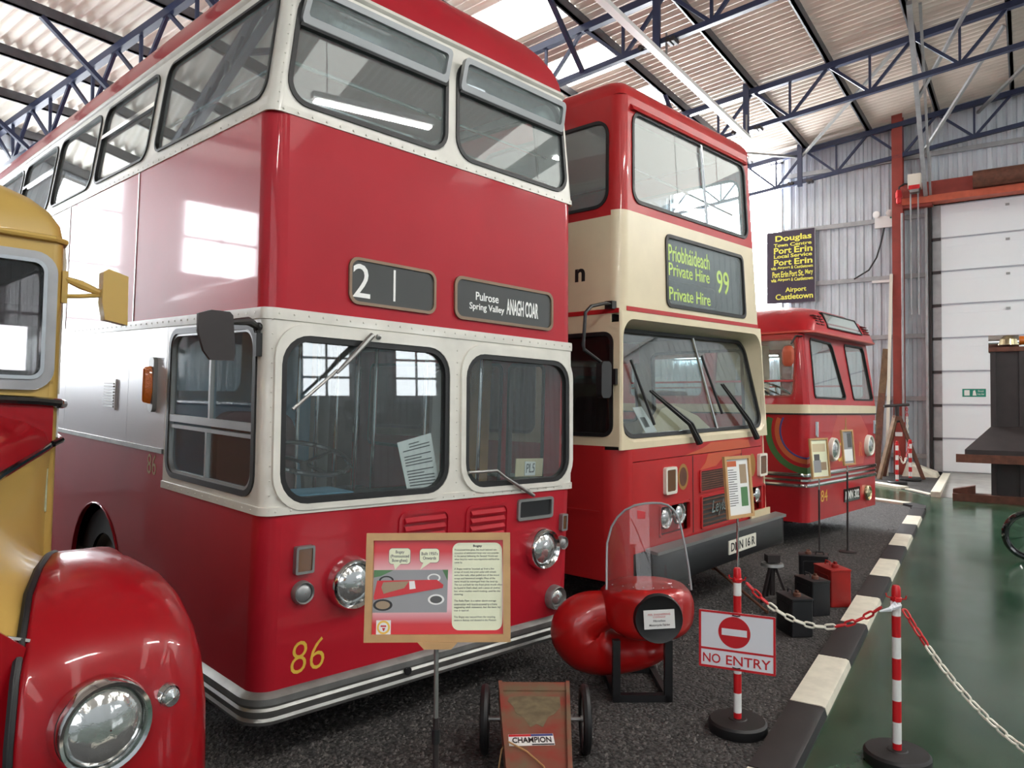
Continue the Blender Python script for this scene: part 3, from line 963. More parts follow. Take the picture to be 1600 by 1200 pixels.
    MB().box(.03, 1.22, .37, .95, 1.25, 1.92, M).build('cab_bulkhead', 'blue_interior', root)
    MB().box(.028, .12, .37, .05, 1.2, 1.02, M).build('cab_lining', 'blue_interior', root)
    MB().box(.95, 1.75, .37, 1.42, 1.80, 1.92).build('partition', 'grey_interior', root)
    MB().plate(circ(1.22, 1.72, .035, 16), [], 1.735, 1.75, b.F).build('partition_hole', 'black', root)
    MB().box(1.42, 2.6, .37, 2.2, 2.65, 1.92).build('partition', 'brown_interior', root)
    MB().box(.55, 2.7, .37, .9, 2.76, 1.92).build('partition', 'grey_interior', root)
    for u, v in ((.78, 1.1), (.98, 1.2), (1.10, 1.15), (1.36, 1.3), (1.50, .7), (1.55, 1.35), (2.05, .75)):
        MB().cyl((u, v, .37), (u, v, 1.94), .014, n=10).build('grab_pole', 'chrome', root)
    MB().box(.10, .06, .75, 1.15, .32, 1.02).build('dashboard', 'dark_interior', root)
    MB().plate(rr(.12, 1.02, .55, 1.05, .01), [], .08, .3, b.F).build('dash_top', 'blue_interior', root)
    th = MB()
    c = Vector((.50, .50, 1.19))
    th.tube([(c.x + .25 * math.cos(2 * PI * i / 28), c.y + .24 * math.sin(2 * PI * i / 28), c.z + .07 * math.sin(2 * PI * i / 28)) for i in range(28)], .015, 8, closed=True)
    for a in (0.4, 2.5, 4.7):
        th.tube([c - Vector((0, 0, .03)), (c.x + .25 * math.cos(a), c.y + .24 * math.sin(a), c.z + .07 * math.sin(a))], .011, 6)
    th.build('steering_wheel', 'gloss_black', root)
    MB().cyl((.5, .42, .8), (.5, .5, 1.17), .03, n=10).build('steering_column', 'dark_interior', root)
    s_ = MB()
    s_.box(.25, .75, .78, .75, 1.1, .9)
    s_.plate(rr(.25, .85, .75, 1.42, .12), [], 1.06, 1.16, b.F)
    s_.build('driver_seat', 'seat_cloth', root)
    MB().box(2.0, .8, .37, 2.2, .84, 1.9).build('door_pillar', 'wood_interior', root)
    MB().plate(rr(1.78, .37, 2.16, 1.75, .08), [rr(1.86, .98, 2.1, 1.68, .05)], .95, .98, b.F).build('inner_door', 'white_paint', root)
    # notices behind the glass
    pp = [(.80, 1.30), (1.035, 1.352), (1.105, 1.035), (.875, 1.03)]
    n = MB().plate(pp, [], .045, .048, b.F).build('paper_notice', 'paper', root)
    tl = MB()
    for i in range(15):
        t = .10 + i * .057
        a = Vector((*pp[0], 0)).lerp(Vector((*pp[3], 0)), t)
        c_ = Vector((*pp[1], 0)).lerp(Vector((*pp[2], 0)), t)
        p0, p1 = a.lerp(c_, .10 if i > 1 else .3), a.lerp(c_, .9 if i % 5 else .6)
        if i in (3, 8):
            continue
        tl.plate([(p0.x, p0.y), (p1.x, p1.y), (p1.x, p1.y + .006), (p0.x, p0.y + .006)], [], .043, .045, b.F)
    tag(tl.build('printed_lines', 'print_grey', n), kind='stuff')
    n = MB().plate([(1.80, 1.06), (2.06, 1.05), (2.07, 1.17), (1.81, 1.175)], [], .12, .125, b.F).build('card_notice', 'seat_cream', root)
    MB().plate([(1.885, 1.063), (1.985, 1.06), (1.99, 1.15), (1.89, 1.155)], [], .115, .12, b.F).build('card_face', 'paper', n)
    text('card_letters', 'PL5', 1.895, 1.08, 1.98, 1.14, 'print_grey', n, lambda x, y, z: M(x, .114 - z, y), shear=.2)
    # destination blinds
    g = MB().ring(rr(.442, 2.022, 1.018, 2.268, .055), rr(.458, 2.038, 1.002, 2.252, .045), -.014, .004, b.F).build('number_blind', 'bronze', root)
    MB().plate(rr(.458, 2.038, 1.002, 2.252, .045), [], -.004, .0, b.F).build('blind_face', 'blind', g)
    text('blind_digit', '2', .468, 2.06, .575, 2.235, 'white_letter', g, lambda x, y, z: b.FT(x, y, z + .004))
    MB().plate(rect(.725, 2.065, .738, 2.235), [], -.006, -.004, b.F).build('blind_digit', 'white_letter', g)
    g = MB().ring(rr(1.158, 2.018, 2.02, 2.272, .055), rr(1.176, 2.036, 2.002, 2.254, .045), -.014, .004, b.F).build('destination_blind', 'bronze', root)
    MB().plate(rr(1.176, 2.036, 2.002, 2.254, .045), [], -.004, .0, b.F).build('blind_face', 'blind', g)
    f2 = lambda x, y, z: b.FT(x, y, z + .004)
    text('blind_text', 'Pulrose', 1.33, 2.145, 1.52, 2.195, 'white_letter', g, f2, off=.012)
    text('blind_text', 'Spring Valley', 1.28, 2.075, 1.57, 2.128, 'white_letter', g, f2, off=.012)
    text('blind_text', 'ANAGH COAR', 1.59, 2.085, 1.88, 2.185, 'white_letter', g, f2, off=.02)
    # lamps and grilles on the lower front
    for c in ((.493, .60), (1.930, .607)):
        b.lamp(c, .132, .06)
    b.boxlamp(.168, .685, .268, .818)
    b.boxlamp(2.108, .70, 2.165, .812)
    b.lamp((.220, .592), .056, .03, rim='dull_metal', lens='grey_frame', name='side_lamp')
    b.lamp((2.132, .62), .045, .03, rim='dull_metal', lens='grey_frame', name='side_lamp')
    b.lamp((2.075, .27), .078, .05, rim='dull_metal', name='fog_lamp')
    for x0, x1 in ((.785, 1.15), (1.27, 1.625)):
        g = MB().ring(rr(x0, .69, x1, .93, .05), rr(x0 + .02, .71, x1 - .02, .91, .04), -.01, .004, b.F).build('vent', RED, root)
        for i in range(4):
            w = .722 + i * .046
            MB().loft([[M(x, -d, w + hh) for d, hh in ((.0, 0), (.016, .004), (.020, .014), (.004, .034), (0, .034))] for x in (x0 + .04, x1 - .04)]).build('louvre', RED, g)
    g = MB().ring(rr(1.70, .80, 2.03, .935, .02), rr(1.718, .818, 2.012, .918, .012), -.016, .004, b.F).build('intake', 'dull_metal', root)
    MB().plate(rr(1.718, .818, 2.012, .918, .012), [], -.003, 0, b.F).build('intake_mesh', 'black', g)
    text('fleet_number', '86', .178, .20, .362, .355, 'gold_letter', root, b.FT, shear=.08, off=-.012)
    # ribbed bumper
    b.sweep([(0, 0), (.028, .002), (.034, .02), (.026, .034), (.034, .048), (.038, .07), (.028, .082), (.036, .096), (.034, .125), (.012, .142), (0, .148)], 'aluminium', 'bumper', r, back=1.75)
    MB().plate(circ(.86, .075, .022, 14), [], -.046, -.03, b.F).build('bumper_socket', 'black', root)
    # mirror on the cab corner
    MB().box(-.03, .04, 1.72, .0, .075, 1.83, M).build('mirror_bracket', 'rubber', root)
    m = MB()
    m.tube([M(-.02, .055, 1.86), M(-.10, -.02, 1.875), M(-.20, -.10, 1.86), M(-.27, -.13, 1.84)], [.016, .02, .014, .010], 8)
    m.ball(M(-.015, .055, 1.86), .022, 6)
    m.tube([M(-.015, .055, 1.80), M(-.015, .055, 1.87)], .012, 8)
    m.build('mirror_arm', 'rubber', root)
    sh = [(-.385, 1.875), (-.33, 1.895), (-.25, 1.895), (-.235, 1.88), (-.222, 1.72), (-.228, 1.685), (-.33, 1.682), (-.36, 1.72), (-.385, 1.80)]
    MB().plate(sh, [], -.16, -.14, b.F).build('mirror', 'dark_steel', root)
    # wipers
    m = MB()
    m.tube([M(.577, -.03, 1.868), M(.45, -.045, 1.75), M(.36, -.04, 1.66)], [.016, .014, .008], 8)
    m.tube([M(.37, -.03, 1.675), M(.133, -.02, 1.475)], .008, 6)
    m.build('wiper', 'aluminium', root)
    MB().lathe([(.016, 0), (.014, .03), (.004, .034)], M(.62, 0, 1.862), (0, -1, 0), 10).build('wiper_boss', 'aluminium', root)
    m = MB()
    m.tube([M(1.26, -.03, 1.125), M(1.48, -.04, 1.128), M(1.56, -.04, 1.08), M(1.82, -.03, .955)], [.009, .009, .009, .012], 8)
    m.build('wiper', 'aluminium', root)
    return root
build_86()

# ---------------------------------------------------------------- double-decker 99 (red and cream)
def build_99():
    W, L = 2.6, 9.6
    def M(u, v, w):
        k = 0.03 * max(0.0, w - 1.4) * max(0.0, 1 - v / 3.0)
        s = 1 - 0.06 * max(0.0, w - 1.4) / 1.3
        return (W / 2 + (u - W / 2) * s, v + k, w)
    root = thing('double_decker_bus', 'red and cream double-decker bus showing Private Hire and route 99', 'bus',
                 frame_matrix([0.99017, -0.13924, 0.0134], [0.13925, 0.99026, 0], [-0.01327, 0.00187, 0.99991], [5.11808, 2.51015, 0]))
    b = Body(root, W, L, M)
    RED, CR = 'red_bus99', 'cream_paint'
    r = .16
    # lower front
    for q in ((r, .95, W - r, 1.32), (r, .62, W - r, .695), (r, .695, .53, .95), (1.025, .695, 2.015, .95), (2.505, .695, W - r, .95)):
        b.panel('F', rect(*q), [], RED, 'front_panel', t=.03)
    b.panel('F', rect(r, 1.326, W - r, 1.422), [], RED, 'front_panel', t=.03)
    for x0, x1 in ((.53, 1.025), (2.015, 2.505)):
        g = MB().ring(rr(x0, .695, x1, .95, .03), rr(x0 + .015, .71, x1 - .015, .935, .02), -.012, .01, b.F).build('lamp_recess', RED, root)
        MB().plate(rect(x0, .70, x1, .945), [], .06, .08, b.F).build('recess_back', RED, g)
    for c in ((.655, .835), (.875, .845), (2.17, .85), (2.385, .85)):
        b.lamp(c, .092, .05, d0=.06, bez=.12)
    for x0 in (.598, 2.345):
        b.boxlamp(x0, 1.03, x0 + .175, 1.25, rim='plastic_ivory', lens='dark_amber', e=.022, r=.02)
    MB().plate(circ(.915, 1.15, .085, 20, ry=.11), [], -.002, 0, b.F).build('crest', 'faded_gold', root)
    MB().plate(circ(.915, 1.15, .06, 20, ry=.08), [], -.003, -.002, b.F).build('crest', 'rust', root)
    MB().plate(circ(2.235, 1.15, .07, 20, ry=.11), [], -.002, 0, b.F).build('crest', 'faded_gold', root)
    MB().plate([(.95, 1.327), (1.3, 1.327), (1.5, 1.327), (2.2, 1.327), (2.15, 1.40), (1.95, 1.415), (1.4, 1.412), (1.25, 1.37)], [], -.002, 0, b.F).build('repair_patch', 'orange_patch', root)
    MB().plate([(1.2, 1.18), (1.5, 1.20), (1.62, 1.26), (2.0, 1.28), (2.0, 1.315), (1.35, 1.315), (1.3, 1.24)], [], -.002, 0, b.F).build('repair_patch', 'orange_patch', root)
    sm = MB()
    for x in (1.08, 2.0):
        wrect(sm, b.F, x - .005, .66, x + .005, 1.315, -.002, .0)
    sm.build('panel_seam', 'rubber', root)
    for x0, y0, x1, y1, n in ((1.19, .985, 1.95, 1.185, 8), (1.21, .67, 1.95, .955, 6)):
        g = MB().ring(rr(x0, y0, x1, y1, .02), rr(x0 + .02, y0 + .015, x1 - .02, y1 - .015, .012), -.012, .004, b.F).build('radiator_grille', RED, root)
        MB().plate(rect(x0 + .01, y0 + .01, x1 - .01, y1 - .01), [], -.002, 0, b.F).build('grille_back', 'dark_interior', g)
        for i in range(n):
            w = y0 + .02 + (y1 - y0 - .04) * (i + .5) / n
            MB().plate(rect(x0 + .015, w - .006, x1 - .015, w + .006), [], -.009, -.003, b.F).build('grille_bar', 'rust', g)
    text('maker_badge', 'Leyland', 1.38, .76, 1.80, .90, 'chrome', root, lambda x, y, z: b.FT(x, y, z + .014), off=.01, shear=.25, ext=.006)
    MB().box(.12, .02, .5, W - .12, .06, .62, M).build('front_skirt', 'dark_steel', root)
    # bumper
    MB().loft([[(x, v + (.05 if x in (.3, W + .12) else 0), w) for v, w in ((-.02, .36), (-.13, .36), (-.14, .40), (-.14, .57), (-.12, .615), (-.02, .62))] for x in (.3, .38, W, W + .12)]).build('bumper', 'black', root)
    MB().loft([[(x, v, w) for v, w in ((-.02, .62), (-.13, .605), (-.13, .63), (-.02, .645))] for x in (.3, .38, W, W + .12)]).build('bumper_top', 'dull_metal', root)
    MB().box(W - .15, -.10, .34, W + .12, .4, .60).build('bumper_end', 'dark_steel', root)
    g = MB().plate(rect(1.44, .43, 1.98, .55), [], -.15, -.14, b.F).build('number_plate', 'plastic_ivory', root)
    text('plate_letters', 'DMN 16 R', 1.475, .452, 1.95, .53, 'black', g, lambda x, y, z: b.FT(x, y, z + .15), off=.015)
    MB().plate(rect(2.15, .64, 2.57, .71), [], -.03, -.015, b.F).build('maker_plate', 'seat_cream', root)
    # windscreen panel with deep hood
    hole = rr(.03, 1.475, W - .03, 2.43, .16, 8)
    b.panel('F', rect(.012, 1.424, W - .012, 2.49), [hole], CR, 'front_panel', t=.02)
    dep = lambda w: .02 + .17 * (w - 1.475) / .955
    inn = rr(.055, 1.505, W - .055, 2.375, .15, 8)
    MB().loft([[b.F(a, c, 0.0) for a, c in hole], [b.F(a, c, dep(c)) for a, c in inn]], cap=False).build('windscreen_hood', CR, root)
    in2 = rr(.085, 1.535, W - .085, 2.345, .13, 8)
    g = MB().plate(inn, [in2], lambda w: dep(w) - .012, lambda w: dep(w) + .03, b.F).build('windscreen', 'rubber', root)
    cv = lambda a, c, d: b.F(a, c, d)
    MB().plate(in2, [], lambda w: dep(w) + .003, lambda w: dep(w) + .008, b.F).build('pane', 'glass', g)
    MB().tube([b.F(1.46, 2.35, dep(2.35) - .004), b.F(1.58, 1.53, dep(1.53) - .004)], .014, 8).build('centre_bar', 'chrome', g)
    # upper front
    b.panel('F', rect(.10, 2.49, W - .10, 3.28), [rr(.70, 2.575, 2.24, 3.17, .06)], CR, 'front_panel')
    MB().plate(rect(.08, 2.49, W - .08, 2.525), [], -.004, .004, b.F).build('red_stripe', RED, root)
    b.panel('F', rect(.10, 3.28, W - .10, 4.2), [rr(.16, 3.35, 2.42, 4.10, .12)], RED, 'front_panel')
    g = b.window('F', .16, 3.35, 2.42, 4.10, .12, glass='upper_glass', gask=.03)
    MB().tube([b.F(1.42, 4.08, -.004), b.F(1.49, 3.37, -.004)], .013, 8).build('centre_bar', 'chrome', g)
    MB().loft([[b.F(.14, 4.09 + y, -x) for x, y in ((0, 0), (.03, .0), (.02, .03), (0, .05))], [b.F(2.44, 4.09 + y, -x) for x, y in ((0, 0), (.03, .0), (.02, .03), (0, .05))]]).build('window_brow', RED, root)
    for side in 'LR':
        b.corner(side, .42, 1.422, r, RED)
        b.corner(side, 1.424, 2.49, .02, CR, t=.012)
        b.corner(side, 2.49, 3.28, .10, CR, rows=3)
        b.corner(side, 3.28, 4.2, .10, RED, rows=3)
    b.dome(4.2, .17, .20, RED, 'roof', r0=.06, flat=.06)
    g = MB().ring(rr(.69, 2.565, 2.25, 3.18, .07), rr(.72, 2.595, 2.22, 3.15, .05), -.012, .01, b.F).build('destination_display', 'rubber', root)
    MB().plate(rect(.70, 2.58, 2.24, 3.17), [], .02, .03, b.F).build('display_face', 'blind', g)
    MB().plate(rect(.72, 2.595, 2.22, 3.15), [], .0, .004, b.F).build('display_glass', 'glass', g)
    f2 = lambda x, y, z: b.FT(x, y, z - .018)
    text('display_text', 'Príobháideach', .78, 2.965, 1.55, 3.105, 'lime_letter', g, f2, off=.006)
    text('display_text', 'Private Hire', .78, 2.84, 1.54, 2.95, 'lime_letter', g, f2, off=.006)
    text('display_text', 'Private Hire', .78, 2.635, 1.54, 2.745, 'lime_letter', g, f2, off=.006)
    text('display_number', '99', 1.69, 2.77, 1.95, 2.985, 'lime_letter', g, f2, off=.006)
    MB().ring(rr(.74, 2.61, 1.66, 2.80, .05), rr(.75, 2.62, 1.65, 2.79, .045), -.002, .0, lambda a, c, d: b.F(a, c, d + .019)).build('display_divider', 'print_grey', g)
    # left side
    uw = [(.12, 1.55)] + [(1.68 + 1.45 * i, 1.68 + 1.45 * i + 1.33) for i in range(5)]
    b.panel('S', rect(.10, 3.24, L, 4.2), [rr(a, 3.31, c, 4.02, .13) for a, c in uw], RED, 'side_panel')
    for a, c in uw:
        b.window('S', a, 3.31, c, 4.02, .13, glass='upper_glass', gask=.025)
    b.panel('S', rect(.10, 2.40, L, 3.24), [], CR, 'side_panel')
    MB().plate(rect(.02, 2.47, 3, 2.505), [], -.004, .004, b.S).build('red_stripe', RED, root)
    lw = [(.07, 1.52, .75, 2.33)] + [(.85 + 1.4 * i, 1.52, .85 + 1.4 * i + 1.28, 2.33) for i in range(6)]
    b.panel('S', rect(.02, 1.45, L, 2.40), [rr(*q, .09) for q in lw], CR, 'side_panel')
    for q in lw:
        b.window('S', *q, .09, glass='dark_glass', gask=.03)
    b.panel('S', rect(r, .42, L, 1.45), [], RED, 'side_panel')
    MB().plate(rect(.2, .93, L, .95), [], -.006, .002, b.S).build('moulding', RED, root)
    text('side_lettering', 'n', -.45, 2.745, -.35, 2.85, 'black', root, b.ST, off=.03)
    # right side, back
    b.panel('R', rect(.10, 3.24, L, 4.2), [rr(a, 3.31, c, 4.02, .13) for a, c in uw], RED, 'side_panel')
    for a, c in uw:
        b.window('R', a, 3.31, c, 4.02, .13, glass='upper_glass', gask=.025)
    b.panel('R', rect(.10, 2.40, L, 3.24), [], CR, 'side_panel')
    rw = [(.2, .6, 1.3, 2.3)] + [(1.5 + 1.4 * i, 1.52, 1.5 + 1.4 * i + 1.28, 2.33) for i in range(5)]
    b.panel('R', rect(.02, .5, L, 2.40), [rr(*q, .09) for q in rw], CR, 'side_panel')
    for i, q in enumerate(rw):
        b.window('R', *q, .09, glass='glass', gask=.03, name='door_leaf' if i == 0 else 'window')
    b.panel('B', rect(0, .5, W, 4.2), [rr(.4, 3.35, W - .4, 4.0, .1)], RED, 'back_panel')
    b.window('B', .4, 3.35, W - .4, 4.0, .1, glass='upper_glass')
    for v in (2.4, 7.3):
        for sd in 'LR':
            b.wheel(v, .5, .5, sd)
    MB().box(.35, .3, .3, W - .35, L - .3, .55).build('chassis', 'black', root)
    # inside
    MB().box(.06, .12, 2.42, W - .06, L - .05, 2.47, M).build('upper_floor', 'dark_interior', root)
    MB().box(.2, .3, 4.17, W - .2, L - .1, 4.19, M).build('ceiling_lining', 'ceiling_lining', root)
    MB().box(.06, .05, .8, W - .06, L - .05, .85).build('lower_floor', 'dark_interior', root)
    MB().box(.06, .12, 2.52, W - .06, .15, 3.27, M).build('front_lining', 'grey_interior', root)
    MB().cyl(M(.2, .15, 3.72), M(2.4, .15, 3.62), .011, n=8).build('grab_rail', 'chrome', root)
    MB().box(.1, .08, 1.25, W - .1, .42, 1.46).build('dashboard', 'dark_interior', root)
    MB().plate([(.1, 1.46), (1.2, 1.46), (1.5, 1.70), (1.75, 1.73), (2.2, 1.62), (W - .1, 1.46)], [], .55, .6, b.F).build('cab_partition', 'seat_cream', root)
    for u in (.35, 1.4):
        for v in (1.6, 2.4, 3.2):
            MB().plate(rr(u, 1.2, u + .85, 1.95, .15), [rr(u + .12, 1.35, u + .73, 1.82, .1)], v, v + .06, b.F).build('seat_shell', 'seat_cream', root)
            MB().plate(rr(u + .10, 1.3, u + .75, 1.84, .1), [], v + .01, v + .05, b.F).build('seat_back', 'seat_cloth', root)
    MB().plate(rect(.12, 1.3, .34, 2.4), [], 1.1, 1.14, b.F).build('cab_pillar', 'dark_interior', root)
    for u in (1.05, 1.75):
        MB().plate(rr(u, 1.0, u + .09, 2.4, .02), [], 2.2, 2.26, b.F).build('saloon_pillar', 'seat_cream', root)
    MB().plate(rect(.4, 2.18, W - .1, 2.40), [], 1.4, 1.46, b.F).build('cove_panel', 'faded_red', root)
    g = MB().plate([(.30, 1.74), (.43, 1.745), (.66, 1.54), (.50, 1.52)], [], .09, .095, b.F).build('paper_notice', 'paper', root)
    MB().plate([(.40, 1.66), (.47, 1.66), (.55, 1.58), (.48, 1.575)], [], .087, .089, b.F).build('notice_print', 'print_grey', g)
    # wipers
    for (a, c, d, e) in (((.30, 2.12), (.495, 1.60), (.465, 1.87), (1.10, 1.42)), ((1.515, 2.19), (1.69, 1.66), (1.735, 1.93), (2.23, 1.41))):
        m = MB()
        m.tube([b.F(a[0], a[1], dep(a[1]) - .03), b.F(c[0], c[1], dep(c[1]) - .03)], .012, 6)
        m.build('wiper_blade', 'rubber', root)
        m = MB()
        for o in (0, .05):
            m.tube([b.F(d[0] + o * .8, d[1], dep(d[1]) - .06), b.F(e[0] - .12 + o, e[1] + .17, -.03), b.F(e[0] + o * .6, e[1], -.05)], [.009, .016, .024], 6)
        m.build('wiper_arm', 'rubber', root)
    # mirror on a long arm
    m = MB()
    m.tube([M(-.01, .08, 2.53), M(-.12, .06, 2.535), M(-.36, .03, 2.49), M(-.43, .03, 2.44), M(-.45, .03, 2.20), M(-.44, .03, 2.17), M(-.24, .03, 2.09), M(-.20, .03, 2.06)], .013, 8)
    m.box(-.05, .05, 2.50, .01, .12, 2.56, M)
    m.build('mirror_arm', 'rubber', root)
    MB().plate(rr(-.255, 1.82, -.125, 2.09, .04), [], 0.0, .05, b.F).build('mirror', 'rubber', root)
    MB().box(-.03, .03, 1.92, .015, .07, 2.04, M).build('mirror_bracket', 'rubber', root)
    return root
build_99()

# ---------------------------------------------------------------- single-decker 84
def build_84():
    W, L = 2.6, 8.2
    def M(u, v, w):
        s = 1 - 0.10 * min(max(0.0, w - 1.76), .92) / 1.3
        return (W / 2 + (u - W / 2) * s, v, w)
    root = thing('single_decker_bus', 'red single-decker bus numbered 84 with cream waist band and rainbow rings', 'bus',
                 frame_matrix([0.98913, -0.14673, -0.00977], [0.14674, 0.98917, 0], [0.00966, -0.00143, 0.99995], [9.46187, 2.19401, 0]))
    b = Body(root, W, L, M)
    RED, CR = 'red_bus84', 'cream_paint'
    r = .10
    b.panel('F', rect(r, .33, W - r, 1.652), [], RED, 'front_panel')
    rings = [[M(x, y, w) for x, y in rr(-o, -o, W + o, L + o, r + o, 6)] for o, w in ((0, 1.65), (.012, 1.652), (.012, 1.758), (0, 1.76))]
    MB().loft(rings, cap=False).build('waist_band', CR, root)
    rings = [[M(x, y, w) for x, y in rr(-o, -o, W + o, L + o, r + o, 6)] for o, w in ((0, 1.635), (.018, 1.637), (.018, 1.652), (0, 1.653))]
    MB().loft(rings, cap=False).build('waist_bead', 'rubber', root)
    dep = lambda w: max(0.0, .12 * (w - 1.8))
    bk = lambda w: dep(w) + .03
    w1 = [(.24, 1.87), (.28, 1.84), (1.30, 1.835), (1.34, 1.87), (1.05, 2.53), (.98, 2.58), (.28, 2.60), (.24, 2.56)]
    w2 = [(1.62, 1.86), (1.66, 1.83), (2.40, 1.83), (2.44, 1.86), (2.36, 2.54), (2.31, 2.60), (1.56, 2.60), (1.52, 2.56)]
    MB().plate(rect(.08, 1.76, W - .08, 2.70), [w1, w2], dep, bk, b.F).build('front_panel', RED, root)
    fr = lambda a, c, d: b.F(a, c, d + dep(c))
    for wd in (w1, w2):
        cx, cy = sum(p[0] for p in wd) / 8, sum(p[1] for p in wd) / 8
        i = [(cx + (a - cx) * .955, cy + (c - cy) * .945) for a, c in wd]
        g = MB().plate(wd, [i], -.012, .03, fr).build('window', 'rubber', root)
        MB().plate(i, [], .010, .014, fr).build('pane', 'glass', g)
    for side in 'LR':
        b.corner(side, .33, 1.652, r, RED)
        s_ = 1 if side == 'L' else -1
        x0 = 0 if side == 'L' else W
        MB().loft([[M(x0 + s_ * a, c + dep(w) * (1 if c < .09 else .3), w) for a, c in ((0, .14), (.01, .05), (.05, .01), (.10, 0), (.10, .03), (.03, .14))] for w in (1.76, 2.2, 2.70)]).build('corner_panel', RED, root)
    # domed roof with visor over the windscreens
    loops = []
    for u0, v0, w, rad in ((-.005, -.01, 2.64, .14), (-.015, -.02, 2.655, .15), (-.005, -.01, 2.69, .15), (.05, .02, 2.80, .2), (.19, .09, 2.92, .28), (.40, .2, 3.005, .38), (.68, .42, 3.065, .45), (1.0, .9, 3.095, .28)):
        loops.append([M(x, y, w) for x, y in rr(u0, v0, W - u0, L - v0, rad, 8)])
    MB().loft(loops).build('roof', RED, root, smooth=50)
    MB().loft([[M(x, y, w) for x, y in rr(-o, -o - .01, W + o, L + o, .15 + o, 8)] for o, w in ((.012, 2.64), (.026, 2.648), (.026, 2.668), (.012, 2.675))], cap=False).build('gutter', 'faded_red', root)
    dm = lambda a, c, d: b.F(a, c, d + .0 + (c - 2.69) * .27 + max(0, (c - 2.84)) * .35)
    dw = [(.62, 2.745), (2.02, 2.745), (1.96, 2.955), (.66, 2.955)]
    cx, cy = 1.31, 2.85
    g = MB().plate(dw, [[(cx + (a - cx) * .97, cy + (c - cy) * .88) for a, c in dw]], -.03, .04, dm).build('destination_window', 'rubber', root)
    MB().plate([(cx + (a - cx) * .97, cy + (c - cy) * .88) for a, c in dw], [], -.016, .03, dm).build('blind_face', 'paper', g)
    MB().plate([(cx + (a - cx) * .97, cy + (c - cy) * .88) for a, c in dw], [], -.022, -.018, dm).build('pane', 'glass', g)
    for x0 in (.26, .42, 2.12, 2.26):
        for j in range(4):
            MB().plate(rect(x0, 2.77 + j * .035, x0 + .11, 2.782 + j * .035), [], -.022, .03, dm).build('louvre', 'seat_cloth', root)
    # lower front details
    for o0, w0, w1_ in ((.014, .875, .93), (.014, .75, .80)):
        b.sweep([(0, w0), (o0, w0 + .006), (o0 + .006, (w0 + w1_) / 2), (o0, w1_ - .006), (0, w1_), (-.01, w0 + .02)], 'chrome', 'chrome_band', r, back=L - .1)
    b.sweep([(0, .82), (.012, .825), (.012, .85), (0, .855), (-.01, .84)], 'chrome', 'chrome_band', r, back=L - .1)
    for c in ((.82, 1.19), (2.19, 1.197)):
        b.lamp(c, .15, .05, rim='plastic_ivory', bez=.24)
    b.lamp((2.13, .535), .11, .04, rim='brass_chrome', lens='brass_chrome', name='fog_lamp')
    g = MB().plate(rr(1.23, .475, 1.82, .65, .02), [], -.015, 0, b.F).build('number_plate', 'gloss_black', root)
    text('plate_letters', 'MMN 302', 1.265, .505, 1.785, .62, 'white_letter', g, lambda x, y, z: b.FT(x, y, z + .015), off=.012)
    text('fleet_number', '84', .44, .545, .66, .69, 'gold_letter', root, b.FT)
    text('advert_script', 'Ca', 1.02, 1.02, 1.24, 1.27, 'gold_letter', root, b.FT, shear=.3, off=.01)
    text('advert_script', 'R', 1.82, 1.06, 1.97, 1.26, 'ring_orange', root, b.FT, shear=.1, off=.04)
    MB().plate([(1.26, 1.40), (1.36, 1.40), (1.36, 1.45), (1.33, 1.47), (1.335, 1.55), (1.32, 1.60), (1.30, 1.60), (1.285, 1.55), (1.29, 1.47), (1.26, 1.45)], [], -.003, 0, b.F).build('advert_bottle', 'faded_gold', root)
    MB().plate([(.65, .95), (2.0, .95), (2.2, 1.4), (1.9, 1.63), (1.0, 1.63), (.8, 1.35)], [], -.0008, 0, b.F).build('advert_ground', 'faded_red', root)
    for u in (.30, 2.47):
        MB().loft([[M(u + x * .03, -y * .02, w) for x, y in ((-1, 0), (-.6, 1), (.6, 1), (1, 0))] for w in (1.36, 1.55)]).build('hinge_cover', 'chrome', root)
    # rainbow rings wrapped round the corner
    for R0, R1, m in ((.52, .445, 'ring_green'), (.40, .345, 'ring_orange'), (.34, .32, 'ring_blue')):
        for f, a0 in ((b.S, 0), (b.F, 0)):
            o, i = [], []
            for k in range(25):
                a = -PI / 2 + ((PI / 2 + .5) if f is b.S else .6) * k / 24
                x0_, y0_ = R0 * math.cos(a), 1.44 + R0 * math.sin(a)
                x1_, y1_ = R1 * math.cos(a), 1.44 + R1 * math.sin(a)
                if y0_ > 1.63 or y1_ > 1.63:
                    break
                o.append((max(x0_, .0), y0_))
                i.append((max(x1_, .0), y1_))
            MB().plate(o + i[::-1], [], -.003, 0, f).build('rainbow_ring', m, root)
    # sides
    sw = [(.14, 1.25)] + [(1.38 + 1.3 * k, 1.38 + 1.3 * k + 1.2) for k in range(5)]
    for f in 'SR':
        b.panel(f, rect(r, .33, L, 1.652), [], RED, 'side_panel')
        b.panel(f, rect(.14 if f == 'S' else .14, 1.76, L, 2.70), [rr(a + .02, 1.85, c, 2.58, .08) for a, c in sw], RED, 'side_panel')
        for a, c in sw:
            g = b.window(f, a + .02, 1.85, c, 2.58, .08, gask=.02, gm='column_red')
            MB().plate(rect(a + .02, 2.04, c, 2.065), [], -.004, .02, getattr(b, f)).build('sliding_bar', RED, g)
    b.panel('B', rect(.1, .33, W - .1, 2.65), [rr(.4, 1.85, W - .4, 2.55, .1)], RED, 'back_panel')
    for v in (1.9, 6.4):
        for sd in 'LR':
            b.wheel(v, .47, .47, sd)
    MB().box(.3, .3, .27, W - .3, L - .3, .5).build('chassis', 'black', root)
    # inside
    MB().box(.06, .05, .75, W - .06, L - .05, .8).build('floor_boards', 'dark_interior', root)
    MB().box(.15, .3, 2.68, W - .15, L - .1, 2.70, M).build('ceiling_lining', 'ceiling_lining', root)
